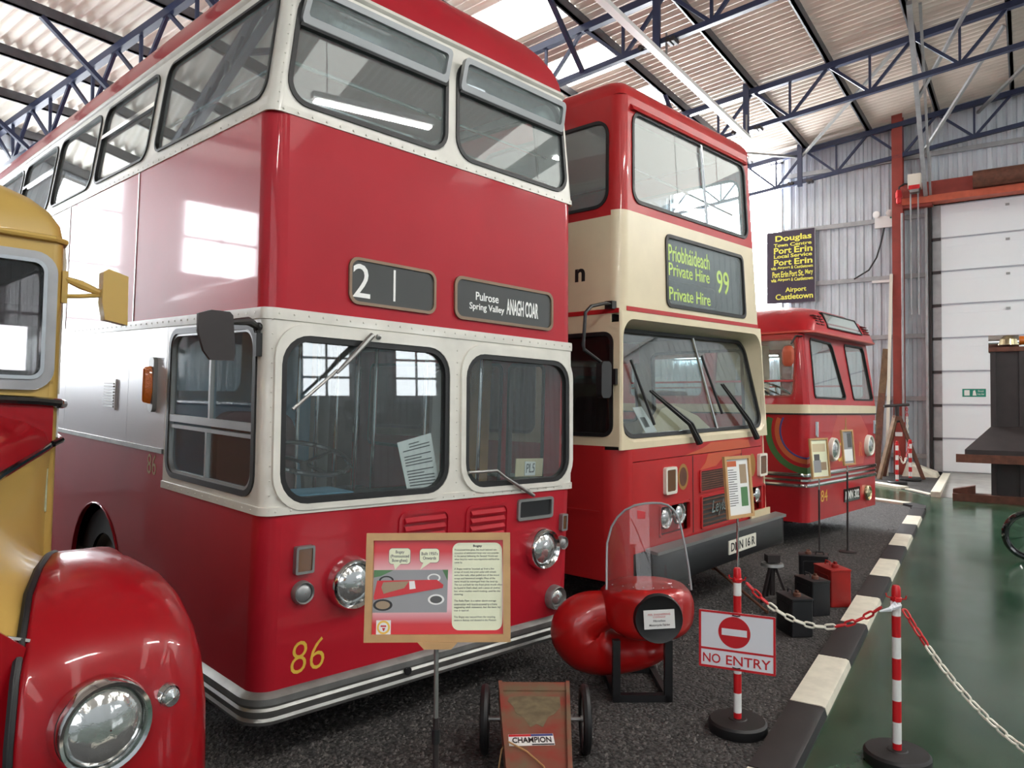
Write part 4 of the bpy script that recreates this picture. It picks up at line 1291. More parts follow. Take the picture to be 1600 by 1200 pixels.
    MB().plate(rect(.1, .8, 1.9, 2.66), [rr(.75, 1.75, 1.25, 2.45, .14)], 1.3, 1.34, b.F).build('bulkhead', 'seat_cream', root)
    MB().plate(rr(.75, 1.75, 1.25, 2.45, .14), [], 1.35, 1.36, b.F).build('bulkhead_pane', 'plastic_white', root)
    MB().box(.1, .1, 1.5, W - .1, .5, 1.80).build('dashboard', 'seat_cream', root)
    MB().plate([(.3, 2.62), (1.0, 2.62), (1.0, 2.5), (.75, 2.42), (.4, 2.5)], [], .2, .21, b.F).build('sun_visor', 'grey_frame', root)
    c = Vector((.55, .62, 1.93))
    t = MB()
    t.tube([(c.x + .25 * math.cos(2 * PI * i / 24), c.y + .22 * math.sin(2 * PI * i / 24), c.z + .12 * math.sin(2 * PI * i / 24) + .03 * math.cos(2 * PI * i / 24)) for i in range(24)], .014, 6, closed=True)
    for a in (.5, 2.6, 4.7):
        t.tube([(c.x, c.y, c.z - .02), (c.x + .25 * math.cos(a), c.y + .22 * math.sin(a), c.z + .12 * math.sin(a))], .01, 6)
    t.build('steering_wheel', 'gloss_black', root)
    for v in (2.2, 3.2, 4.2):
        for u in (.2, 1.5):
            MB().plate(rr(u, 1.2, u + .85, 1.95, .12), [], v, v + .08, b.F).build('seat_back', 'seat_cloth', root)
    m = MB()
    m.tube([M(.02, .1, 2.60), M(-.06, .15, 2.60), M(-.14, .17, 2.50)], .012, 6)
    m.build('mirror_arm', 'rubber', root)
    MB().loft([[(-.15 + y, .17 + x * .075 * k, 2.345 + z * .125 * k) for x, z in rr(-1, -1, 1, 1, .7, 5)] for y, k in ((.015, .9), (.0, 1), (-.02, .7))]).build('mirror', 'beam_red', root)
    return root
build_84()

# ---------------------------------------------------------------- yellow coach with red wings
def build_coach():
    W, L = 2.2, 4.6
    root = thing('vintage_coach', 'yellow vintage coach with red front wing and big chrome headlamp', 'coach',
                 frame_matrix([0.98454, -0.17422, -0.01832], [0.17445, 0.98459, 0.01196], [0.01595, -0.01498, 0.99976], [1.28598, 2.01229, 0]))
    YE, RE = 'yellow_paint', 'red_wing'
    VC = 1.5
    P = lambda u, v, w: (u, v, w)
    F = lambda a, c, d: (a, VC + d, c)
    # cab front: plate with two windscreen openings, side, roof
    wa, wb = (-.98, 1.815, -.035, 2.405), (-2.165, 1.815, -1.22, 2.405)
    MB().plate(rect(-2.2 + .05, 1.76, -.05, 2.47), [rr(*wa, .08), rr(*wb, .08)], 0, .03, F).build('cab_front', YE, root)
    for wd in (wa, wb):
        g = MB().ring(rr(*wd, .09), rr(wd[0] + .045, wd[1] + .05, wd[2] - .045, wd[3] - .04, .05), -.02, .02, F).build('windscreen', 'galvanised', root)
        MB().ring(rr(wd[0] + .04, wd[1] + .045, wd[2] - .04, wd[3] - .035, .05), rr(wd[0] + .055, wd[1] + .06, wd[2] - .055, wd[3] - .05, .04), -.028, .01, F).build('bezel', 'chrome', g)
        MB().plate(rr(wd[0] + .045, wd[1] + .05, wd[2] - .045, wd[3] - .04, .05), [], .0, .004, F).build('pane', 'dark_glass', g)
    for s_, x0 in ((-1, 0), (1, -2.2)):
        poly = []
        for i in range(7):
            a = PI / 2 * i / 6
            poly.append((x0 + s_ * (.06 - .06 * math.sin(a)), VC + .06 - .06 * math.cos(a)))
        poly += [(x0, VC + .14), (x0 + s_ * .03, VC + .14), (x0 + s_ * .06, VC + .03)]
        MB().prism(poly, .55, 2.47).build('corner_pillar', YE, root)
    for x0 in (-.03, -2.2):
        MB().box(x0, VC + .14, .5, x0 + .03, L, 1.76).build('side_panel', YE, root)
        MB().plate(rect(VC + .14, 1.76, L, 2.47), [rr(VC + .3, 1.85, VC + 1.3, 2.38, .1), rr(VC + 1.45, 1.85, L - .1, 2.38, .1)], 0, .03, lambda a, c, d, x=x0: (x + d, a, c)).build('side_panel', YE, root)
        for a0, a1 in ((VC + .3, VC + 1.3), (VC + 1.45, L - .1)):
            MB().plate(rr(a0, 1.85, a1, 2.38, .1), [], .01, .015, lambda a, c, d, x=x0: (x + d, a, c)).build('side_pane', 'glass', root)
    loops = []
    for k in range(8):
        th = PI / 2 * k / 7
        ins, h = .42 * (1 - math.cos(th)), .30 * math.sin(th)
        loops.append([(x, y, 2.47 + h) for x, y in rr(-2.2 + ins, VC + ins * .8, -ins, L - ins, .07 + ins * .9, 7)])
    loops.append([(-1.1 + (x + 1.1) * .3, y, 2.84) for x, y in rr(-2.2 + .42, VC + .6, -.42, L - .6, .4, 7)])
    MB().loft(loops).build('roof', YE, root, smooth=60)
    MB().tube([(-2.2, VC + .02, 2.452), (-1.1, VC - .025, 2.475), (-.05, VC - .012, 2.468), (.0, VC + .03, 2.466), (.012, VC + .1, 2.466), (.012, L, 2.47)], .014, 8).build('gutter', YE, root)
    MB().tube([(.012, VC + .12, 2.46), (.02, VC + .12, 2.38), (.012, VC + .12, 2.25), (.012, VC + .12, 1.8)], .012, 6).build('drain_pipe', 'plastic_ivory', root)
    # scuttle band and beads
    MB().plate(rect(-2.17, 1.57, -.03, 1.76), [], -.01, .03, F).build('scuttle', RE, root)
    MB().tube([(-2.2, VC - .015, 1.79), (-1.1, VC - .03, 1.80), (-.1, VC - .018, 1.768), (-.01, VC - .01, 1.760), (.018, VC + .04, 1.757), (.02, VC + .15, 1.757), (.02, L, 1.757)], .020, 8).build('waist_bead', 'gloss_black', root)
    MB().tube([(-.03, VC - .02, 1.585), (.012, VC + .02, 1.60), (.018, VC + .12, 1.61), (.018, L, 1.61)], .014, 8).build('waist_bead', 'gloss_black', root)
    MB().box(-.002, VC + .05, 1.61, .006, L, 1.755).build('side_band', 'silver_paint', root)
    MB().plate(rect(-2.15, .6, -.04, 1.57), [], 0, .03, F).build('cab_front', YE, root)
    # bonnet: yellow sides sweeping out to the wings, red top
    secs = [(.13, -.68, 1.37, -.405, 1.145), (.26, -.62, 1.40, -.38, 1.215), (.42, -.56, 1.43, -.32, 1.245), (.6, -.48, 1.45, -.25, 1.25), (.8, -.40, 1.475, -.18, 1.22), (1.0, -.312, 1.50, -.12, 1.155), (1.2, -.20, 1.53, -.08, 1.05), (1.4, -.08, 1.565, -.05, .89), (1.5, -.03, 1.58, -.03, .78)]
    side, top, bead = [], [], []
    for v, u, w, ui, wi in secs:
        row = []
        for k in range(9):
            t = k / 8
            sag = 4 * t * (1 - t)
            row.append((u + (ui - u) * t - .045 * sag * (1 if v < 1.1 else .3), v, w + (wi - w) * t - .02 * sag))
        side.append(row)
        top.append([(-1.1 + (u + 1.1) * math.sin(a), v, w + .20 * max(math.cos(a), 0.0) ** .8) for a in [-PI / 2 + PI * k / 14 for k in range(15)]])
        bead.append((u + .002, v, w + .004))
    MB().loft(side, cap=False, closed_u=False).build('bonnet_side', YE, root, smooth=70)
    MB().loft([[(-2.2 - p[0], p[1], p[2]) for p in s_] for s_ in side], cap=False, closed_u=False).build('bonnet_side', YE, root, smooth=70)
    MB().loft(top, cap=False, closed_u=False).build('bonnet_top', RE, root, smooth=60)
    MB().tube(bead, .014, 8).build('bonnet_bead', 'gloss_black', root)
    MB().tube([(p[0], p[1] - .004, p[2]) for p in side[0]], .008, 6).build('bonnet_bead', 'gloss_black', root)
    MB().plate([(-1.78, .4), (-.44, .4), (-.44, 1.05), (-.42, 1.14), (-.69, 1.37), (-.9, 1.5), (-1.3, 1.5), (-1.51, 1.37), (-1.78, 1.14)], [], .09, .12, lambda a, c, d: (a, d, c)).build('grille_panel', RE, root)
    for i in range(9):
        MB().box(-1.4 + i * .075, .02, .6, -1.37 + i * .075, .045, 1.3).build('grille_bar', 'chrome', root)
    MB().tube([(-.055, VC + .01, 1.50), (-.05, VC - .02, 1.48), (-.05, VC - .02, 1.30), (-.055, VC + .01, 1.28)], .008, 6).build('grab_handle', 'brass_chrome', root)
    # wings
    prof = [(.02, .22), (-.01, .45), (-.015, .70), (.0, .92), (.05, 1.07), (.13, 1.165), (.26, 1.24), (.42, 1.275), (.6, 1.28), (.8, 1.25), (1.0, 1.18), (1.2, 1.07), (1.4, .9), (1.55, .72)]
    inner = [-.48, -.475, -.47, -.468, -.45, -.42, -.38, -.32, -.25, -.18, -.12, -.08, -.05, -.03]
    for mir in (False, True):
        rows = []
        for (v, w), ui in zip(prof, inner):
            row = []
            c = Vector((0, .62, .62))
            p = Vector((0, v, w))
            for fu, sc in ((0.0, .955), (.03, .985), (.1, 1.0)):
                q = c.lerp(p, sc)
                row.append((ui + (min(-.17, ui) * 0 + (-.17 if ui < -.2 else ui + .02) - ui) * fu, q.y, q.z))
            row.append((ui + ((-.17 if ui < -.2 else ui + .02) - ui) * .6, p.y, p.z))
            ro = .17 if ui < -.2 else .03
            for k in range(7):
                a = PI / 2 * k / 6
                q = c.lerp(p, 1 - .20 * (1 - math.cos(a)))
                row.append((-ro + (ro + .07) * math.sin(a), q.y, q.z))
            q = c.lerp(p, .60)
            row.append((.07, q.y, q.z))
            if mir:
                row = [(-2.2 - x, y, z) for x, y, z in row]
            rows.append(row)
        MB().loft(rows, cap=False, closed_u=False).build('wing', RE, root, smooth=70)
        sx = (lambda x: x) if not mir else (lambda x: -2.2 - x)
        MB().tube([(sx(r_[0][0] - .002), r_[1][1], r_[1][2] + .006) for r_ in rows], .010, 6).build('wing_bead', 'rubber', root)
        o = (sx(-.262), .02, .925)
        g = MB().lathe([(.128, 0), (.127, .03), (.124, .050), (.118, .060), (.108, .056), (.104, .045), (.104, .0)], o, (0.12 * (1 if not mir else -1), -1, 0), 36).build('headlamp', 'chrome', root)
        MB().lathe([(.105, .035), (.092, .052), (.06, .068), (.02, .075), (.002, .076)], o, (0.12 * (1 if not mir else -1), -1, 0), 36).build('lens', 'lamp_glass', g, smooth=60)
        o = (sx(-.085), .055, .945)
        g = MB().lathe([(.040, 0), (.038, .03), (.032, .04)], o, (0.3, -1, 0), 16).build('side_lamp', 'chrome', root)
        MB().lathe([(.033, .03), (.025, .047), (.002, .055)], o, (0.3, -1, 0), 16).build('lens', 'lamp_glass', g)
        o = (sx(-.1), .62, .5)
        MB().lathe([(.25, 0), (.46, .0), (.5, -.05), (.5, -.2), (.46, -.25), (.25, -.25)], o, (1 if not mir else -1, 0, 0), 28).build('wheel', 'rubber', root)
    for x0 in (-.3, -1.9):
        MB().lathe([(.25, 0), (.46, .0), (.5, .05), (.5, .2), (.46, .25), (.25, .25)], (x0, 3.8, .5), (1, 0, 0), 28).build('wheel', 'rubber', root)
    # mirror with yellow back on a bracket
    m = MB()
    m.tube([(.0, VC + .03, 2.31), (.06, VC + .0, 2.285), (.13, VC - .03, 2.255)], [.012, .020, .014], 8)
    m.tube([(.0, VC + .03, 2.23), (.06, VC + .0, 2.235), (.13, VC - .03, 2.245)], .010, 8)
    m.box(-.01, VC + .015, 2.20, .012, VC + .05, 2.34)
    m.build('mirror_arm', YE, root)
    MB().prism([(.128, 2.345), (.150, 2.362), (.232, 2.338), (.236, 2.118), (.142, 2.135), (.128, 2.21)], VC - .07, VC - .01, lambda a, c, d: (a, d, c)).build('mirror', YE, root)
    # inside: dark bulkheads and a driver's seat
    MB().box(-2.1, VC + .1, .9, -.1, L, .95).build('floor_boards', 'dark_interior', root)
    MB().plate(rect(-2.15, .95, -.05, 2.5), [rr(-.9, 1.75, -.2, 2.3, .12), rr(-2.0, 1.75, -1.2, 2.3, .12)], 2.9, 2.95, F).build('rear_bulkhead', 'brown_interior', root)
    MB().plate(rr(-.75, 1.2, -.2, 2.05, .12), [], .8, .9, F).build('driver_seat', 'seat_cloth', root)
    MB().box(-2.1, VC + .05, 2.46, -.1, L, 2.47).build('headlining', 'brown_interior', root)
    MB().box(-2.1, VC + .03, 1.6, -.1, VC + .2, 1.8).build('dashboard', 'brown_interior', root)
    return root
build_coach()

# ---------------------------------------------------------------- barrier posts and chains
VR = -math.radians(55.5)            # turned to face the photographer
def link_mesh(m, ln=0.062, wd=0.034, r=0.0055):
    pts = []
    h, q = ln / 2 - wd / 2, wd / 2 - r
    for i in range(7):
        a = -PI / 2 + PI * i / 6
        pts.append((h + q * math.cos(a), q * math.sin(a), 0))
    for i in range(7):
        a = PI / 2 + PI * i / 6
        pts.append((-h + q * math.cos(a), q * math.sin(a), 0))
    return MB().tube(pts, r, 6, closed=True).mesh('chain_link', m)
LINKS = {m: link_mesh(m) for m in ('plastic_red', 'plastic_ivory')}
def chain(label, p0, p1, sag, red0, red1, group=None, scale=1.0, n=None):
    p0, p1 = Vector(p0), Vector(p1)
    root = thing('plastic_chain', label, 'chain', loc=p0, group=group)
    f = lambda t: p0.lerp(p1, t) - Vector((0, 0, 4 * sag * t * (1 - t)))
    S = 400
    pts = [f(i / S) for i in range(S + 1)]
    step = 0.050 * scale
    acc, want, out = 0.0, step / 2, []
    for a, b_ in zip(pts, pts[1:]):
        d = (b_ - a).length
        while acc + d >= want:
            out.append((a.lerp(b_, (want - acc) / d), (b_ - a).normalized()))
            want += step
        acc += d
    for i, (p, t) in enumerate(out):
        red = i < red0 or i >= len(out) - red1
        y = Vector((0, 0, 1)).cross(t)
        y = y.normalized() if y.length > 1e-3 else Vector((0, 1, 0))
        z = t.cross(y)
        if i % 2:
            y, z = z, -y
        R = Matrix(((t.x, y.x, z.x), (t.y, y.y, z.y), (t.z, y.z, z.z))).to_4x4()
        link('chain_link', LINKS['plastic_red' if red else 'plastic_ivory'], root, Matrix.Translation(p - p0) @ R @ Matrix.Scale(scale, 4))
    return root

def post(label, loc, h=0.88, r=0.021, base=0.155, group=None):
    root = thing('barrier_post', label, 'post', loc=loc, group=group)
    MB().lathe([(base * .96, 0), (base, .012), (base, .05), (base * .93, .062), (.05, .066), (.045, .07), (0.002, .07)], (0, 0, 0), (0, 0, 1), 32).build('base', 'rubber', root)
    z = .06
    k = 0
    MB().cyl((0, 0, z), (0, 0, .10), r, n=18).build('stripe', 'plastic_red', root)
    z = .10
    while z < h - .09:
        z1 = min(z + .105, h - .08)
        MB().cyl((0, 0, z), (0, 0, z1), r, n=18).build('stripe', 'plastic_white' if k % 2 == 0 else 'plastic_red', root)
        z = z1
        k += 1
    MB().lathe([(r * 1.02, h - .08), (r * 1.25, h - .075), (r * 1.25, h - .06), (r * 1.02, h - .055), (r * 1.0, h - .012), (r * .7, h), (.002, h)], (0, 0, 0), (0, 0, 1), 18).build('cap', 'plastic_red', root)
    for a in (0, PI / 2, PI, 3 * PI / 2):
        MB().tube([(r * .9 * math.cos(a), r * .9 * math.sin(a), h - .066), (r * 2.0 * math.cos(a), r * 2.0 * math.sin(a), h - .062), (r * 2.2 * math.cos(a), r * 2.2 * math.sin(a), h - .045)], .004, 5).build('hook', 'plastic_red', root)
    return root
p1 = post('red and white striped barrier post carrying the NO ENTRY sign', (4.08, 1.31, 0.012))
P2 = post('red and white striped barrier post standing on the green floor', (4.20, .549, 0))
tp = P2
m = MB()
for i in range(4):
    m.tube([(.022 * math.cos(i), .022 * math.sin(i), .80), (-.03 - .02 * i, -.02 + .012 * i, .79 - .004 * i), (-.075 - .01 * i, .03 + .01 * i, .765)], [.006, .012, .004], 5)
m.build('barrier_tape', 'sign_white', tp)
# sign plate on the first post
sr = bpy.data.objects.new('sign_plate', MB().plate(rr(-.2, -.155, .2, .155, .006), [], -.004, .0, lambda a, c, d: (a, d - .028, c)).mesh('sign_plate', 'sign_white'))
COL.objects.link(sr)
sr.parent = p1
sr.matrix_local = Matrix.Translation((0, 0, .487)) @ Matrix.Rotation(VR - math.radians(24), 4, 'Z')
SF = lambda a, c, d: (a, d - .0325, c)
ST_ = lambda x, y, z: (x, -.0325 - z, y)
MB().ring(rr(-.2, -.155, .2, .155, .006), rect(-.188, -.143, .188, .143), -.0015, 0, SF).build('sign_border', 'sign_red', sr)
MB().plate(rect(-.19, -.058, .19, -.047), [], -.0015, 0, SF).build('sign_divider', 'sign_red', sr)
MB().plate(circ(-.012, .048, .084, 40), [], -.0015, 0, SF).build('no_entry_disc', 'sign_red', sr)
MB().plate(rect(-.078, .030, .054, .066), [], -.003, -.0015, SF).build('no_entry_bar', 'sign_white', sr)
text('sign_text', 'NO', -.178, -.128, -.085, -.078, 'sign_red', sr, ST_, off=.008)
text('sign_text', 'ENTRY', -.055, -.128, .175, -.078, 'sign_red', sr, ST_, off=.008)
for z in (.142, -.138):
    MB().tube([(-.022, -.036, z), (0, -.038, z - .004), (.02, -.036, z)], .003, 5).build('cable_tie', 'black', sr)
chain('plastic chain hanging between the two striped barrier posts', (4.088, 1.262, .815), (4.195, .598, .78), .17, 3, 5)
chain('plastic chain running down from the post on the green floor', (4.165, .51, .775), (3.15, -.55, .60), .30, 4, 12)
fg = 'far barrier posts'
post('small striped barrier post by the red column, beside the tripod stand', (18.18, 2.34, .01), h=.93, r=.03, base=.2)
post('small striped barrier post by the red column, nearer the roller door', (19.1, 2.19, .01), h=.93, r=.035, base=.22)
chain('plastic chain between the two posts by the red column', (18.26, 2.33, .86), (19.01, 2.21, .86), .42, 4, 5, scale=1.5)
chain('plastic chain looped from the red column to the far posts', (19.20, 2.20, .74), (20.5, 2.42, 1.75), .55, 3, 4, scale=1.5)

# ---------------------------------------------------------------- information signs on stands
def grad_mat():
    m = mat('panel_gradient', (0.6, 0.02, 0.03), 0.4)
    nt = m.node_tree
    b = nt.nodes['Principled BSDF']
    tc = nt.nodes.new('ShaderNodeTexCoord')
    sp = nt.nodes.new('ShaderNodeSeparateXYZ')
    mr = nt.nodes.new('ShaderNodeMapRange')
    mr.inputs['From Min'].default_value = -.1425
    mr.inputs['From Max'].default_value = .1425
    r = nt.nodes.new('ShaderNodeValToRGB')
    e = r.color_ramp.elements
    e[0].color = (.62, .02, .03, 1)
    e[1].color = (.62, .02, .03, 1)
    for p, c in ((.10, (.62, .03, .04, 1)), (.26, (.80, .50, .54, 1)), (.62, (.82, .55, .58, 1)), (.88, (.62, .03, .04, 1))):
        q = e.new(p)
        q.color = c
    nt.links.new(tc.outputs['Object'], sp.inputs[0])
    nt.links.new(sp.outputs['Z'], mr.inputs['Value'])
    nt.links.new(mr.outputs[0], r.inputs['Fac'])
    nt.links.new(r.outputs['Color'], b.inputs['Base Color'])
grad_mat()
def bogey_sign():
    H = 1.193
    root = thing('information_sign', 'wooden framed Bogey information panel on a slim pole', 'sign', loc=(1.843, 1.554, .012), rz=VR)
    MB().lathe([(.14, 0), (.14, .012), (.02, .02), (.012, .05)], (.0, 0, 0), (0, 0, 1), 24).build('base', 'dark_steel', root)
    MB().cyl((0, 0, .01), (0, 0, .78), .0095, n=12).build('pole', 'dark_steel', root)
    MB().cyl((0, 0, .72), (0, 0, H - .16), .0075, n=12).build('pole', 'aluminium', root)
    MB().cyl((0, 0, .70), (0, 0, .745), .014, n=12).build('pole_clamp', 'black', root)
    fr = bpy.data.objects.new('sign_frame', None)
    tilt = Matrix.Translation((.004, 0, H)) @ Matrix.Rotation(math.radians(-.5), 4, 'Y') @ Matrix.Rotation(math.radians(-9), 4, 'X')
    f0 = lambda a, c, d: (a, d, c)
    back = MB().plate(rect(-.225, -.163, .225, .163), [], .006, .014, f0).mesh('sign_back', 'pine')
    sg = link('sign_board', back, root, tilt)
    for p in ([(-.23, .168), (.23, .168), (.207, .145), (-.207, .145)], [(-.23, -.168), (.23, -.168), (.207, -.145), (-.207, -.145)],
              [(-.23, -.168), (-.207, -.145), (-.207, .145), (-.23, .168)], [(.23, -.168), (.207, -.145), (.207, .145), (.23, .168)]):
        MB().plate(p, [], -.012, .014, f0).build('frame_bar', 'pine', sg)
    MB().plate([(-.06, -.167), (.065, -.167), (.045, -.188), (-.04, -.188)], [], -.02, .012, f0).build('frame_bracket', 'pine', sg)
    MB().plate(rect(-.207, -.145, .207, .145), [], .0, .006, f0).build('panel_print', 'panel_gradient', sg)
    S = .414 / 1080
    X = lambda x: -.207 + x * S
    Z = lambda y: .145 - y * S * 1.007
    def pl(poly, k, m, nm):
        MB().plate([(X(a), Z(c)) for a, c in poly], [], -.0006 * (k + 1), -.0006 * k, f0).build(nm, m, sg)
    def rp(x0, y0, x1, y1, r, k, m, nm):
        pl(rr(x0, y0, x1, y1, r), k, m, nm)
    rp(657, 22, 1072, 722, 60, 0, 'panel_cream', 'text_box')
    for x0, y0, x1, y1, tx, ty in ((128, 66, 305, 192, 180, 238), (385, 70, 545, 182, 388, 240)):
        rp(x0 - 3, y0 - 3, x1 + 3, y1 + 3, 28, 0, 'print_grey', 'speech_bubble')
        rp(x0, y0, x1, y1, 26, 1, 'panel_cream', 'speech_bubble')
        bx_ = (x0 + x1) / 2 - 20
        pl([(bx_ - 30, y1 - 2), (bx_ + 30, y1 - 2), (tx, ty)], 1, 'panel_cream', 'speech_bubble')
    pl([(5, 240), (622, 240), (615, 580), (0, 580)], 0, 'print_road', 'photo_print')
    pl([(5, 240), (170, 240), (60, 290), (4, 300)], 1, 'print_green', 'photo_print')
    pl([(575, 240), (622, 240), (620, 330)], 1, 'print_green', 'photo_print')
    for cx, cy, rx, ry, m1, m2 in ((110, 325, 62, 38, 'black', 'print_road'), (505, 305, 55, 34, 'plastic_white', 'print_road'), (85, 520, 80, 46, 'black', 'print_brown'), (525, 478, 68, 42, 'plastic_white', 'print_grey')):
        pl(circ(cx, cy, rx, 24, ry=ry), 1, m1, 'photo_print')
        pl(circ(cx, cy, rx * .74, 24, ry=ry * .7), 2, m2, 'photo_print')
    pl([(35, 325), (530, 320), (585, 360), (580, 385), (12, 478), (8, 455)], 3, 'panel_red', 'photo_print')
    pl([(85, 338), (300, 330), (260, 385), (90, 430), (70, 380)], 4, 'print_brown', 'photo_print')
    pl([(300, 330), (345, 328), (355, 390), (305, 396)], 4, 'plastic_white', 'photo_print')
    rp(35, 640, 155, 752, 2, 0, 'plastic_white', 'logo_print')
    pl(circ(95, 696, 54, 28), 1, 'logo_yellow', 'logo_print')
    pl(circ(95, 696, 38, 28), 2, 'plastic_white', 'logo_print')
    pl(rect(72, 680, 118, 692), 3, 'sign_red', 'logo_print')
    pl([(85, 700), (112, 700), (100, 725), (92, 722)], 3, 'sign_red', 'logo_print')
    tf = lambda x, y, z: (x, -.0012 - z, y)
    def tb(s, x0, y0, x1, y1, o=0.0):
        text('panel_text', s, X(x0), Z(y1), X(x1), Z(y0), 'print_grey', sg, tf, off=o, ext=.0004)
    tb('Bogey\n(Pronounced\nBow-ghee)', 140, 82, 295, 182, .015)
    tb("Built 1950's\nOnwards", 398, 95, 535, 158, .015)
    tb('Bogey', 830, 38, 905, 62, .03)
    L_ = ['Pronounced bow-ghee, this much beloved con-', 'struction of adolescent boys was very popular', 'in the period following the Second World war', 'when bicycles were very expensive and hard to', 'come by.', None,
          "A Bogey could be 'knocked up' from a few", 'scraps of wood, two pram axles with wheels', 'and a few nails, often pulled out of the wood', 'scraps and hammered straight. Most of the', 'items would be scavenged from the local tip.', 'The nut and bolt for the front pivot would often', "be found in Dad's shed, and a piece of clothes", "line, when mother wasn't looking, used for the", 'steering.', None,
          'The Kella Flyer, is a rather above average', 'construction with boards screwed to a frame', 'suggesting adult assistance, but the basic lay-', 'out is typical.', None, 'This Bogey was rescued from the recycling', 'centre in Ramsey and donated to the Museum']
    y = 72.0
    for s in L_:
        if s is None:
            y += 26
            continue
        tb(s, 675, y, 675 + 380 * len(s) / 46.0, y + 19)
        y += 25.5
    return root
bogey_sign()

def small_sign(label, loc, rz, zc, w, h, tilt, draw, pole_low):
    root = thing('information_sign', label, 'sign', loc=loc, rz=rz)
    MB().lathe([(.10, 0), (.10, .012), (.02, .02), (.012, .04)], (0, .01, 0), (0, 0, 1), 20).build('base', 'dark_steel', root)
    MB().cyl((0, .01, .01), (0, .01, pole_low), .011, n=10).build('pole', 'dark_steel', root)
    MB().cyl((0, .01, pole_low), (0, .01, zc - h / 2 + .03), .008, n=10).build('pole', 'chrome', root)
    f0 = lambda a, c, d: (a, d, c)
    sg = link('sign_board', MB().plate(rect(-w / 2 + .01, -h / 2 + .01, w / 2 - .01, h / 2 - .01), [], .004, .012, f0).mesh('sign_back', 'paper'), root,
              Matrix.Translation((0, 0, zc)) @ Matrix.Rotation(tilt, 4, 'X'))
    e = .022
    for p in (rect(-w / 2, h / 2 - e, w / 2, h / 2), rect(-w / 2, -h / 2, w / 2, -h / 2 + e), rect(-w / 2, -h / 2 + e, -w / 2 + e, h / 2 - e), rect(w / 2 - e, -h / 2 + e, w / 2, h / 2 - e)):
        MB().plate(p, [], -.010, .012, f0).build('frame_bar', 'pine', sg)
    def pl(x0, y0, x1, y1, m, nm='panel_print', k=0):
        MB().plate(rect(-w / 2 + w * x0, -h / 2 + h * y0, -w / 2 + w * x1, -h / 2 + h * y1), [], .002 - .001 * k, .004, f0).build(nm, m, sg)
    draw(pl)
    return root
def draw99(pl):
    pl(.08, .06, .92, .94, 'paper')
    pl(.12, .83, .47, .92, 'ring_orange', k=1)
    for i in range(16):
        pl(.14, .20 + i * .038, .46 if i % 5 else .35, .212 + i * .038, 'print_grey', 'printed_line', 1)
    pl(.58, .55, .84, .86, 'print_brown', 'photo_print', 1)
    pl(.58, .18, .84, .49, 'print_green', 'photo_print', 1)
small_sign('pine framed information sign standing before the Private Hire bus', (5.30, 1.69, .012), -math.radians(18), 1.18, .30, .435, -math.radians(5), draw99, .45)
def draw84a(pl):
    pl(.08, .06, .92, .94, 'panel_cream')
    pl(.15, .15, .55, .45, 'print_road', 'photo_print', 1)
    pl(.2, .45, .5, .6, 'print_grey', 'photo_print', 1)
    pl(.55, .2, .85, .4, 'print_brown', 'photo_print', 1)
    pl(.15, .66, .85, .86, 'seat_cream', 'printed_block', 1)
small_sign('framed picture sign nearest the coloured rings of the single-decker', (9.30, 2.01, .012), -math.radians(23), 1.12, .34, .47, -math.radians(5), draw84a, .75)
def draw84b(pl):
    pl(.08, .06, .92, .94, 'print_road')
    pl(.5, .5, .85, .9, 'print_grey', 'photo_print', 1)
    pl(.15, .12, .85, .45, 'paper', 'printed_block', 1)
small_sign('framed sign on a thin pole in front of the advert lettering', (9.62, 1.76, .012), -math.radians(16), 1.24, .28, .42, -math.radians(5), draw84b, .95)

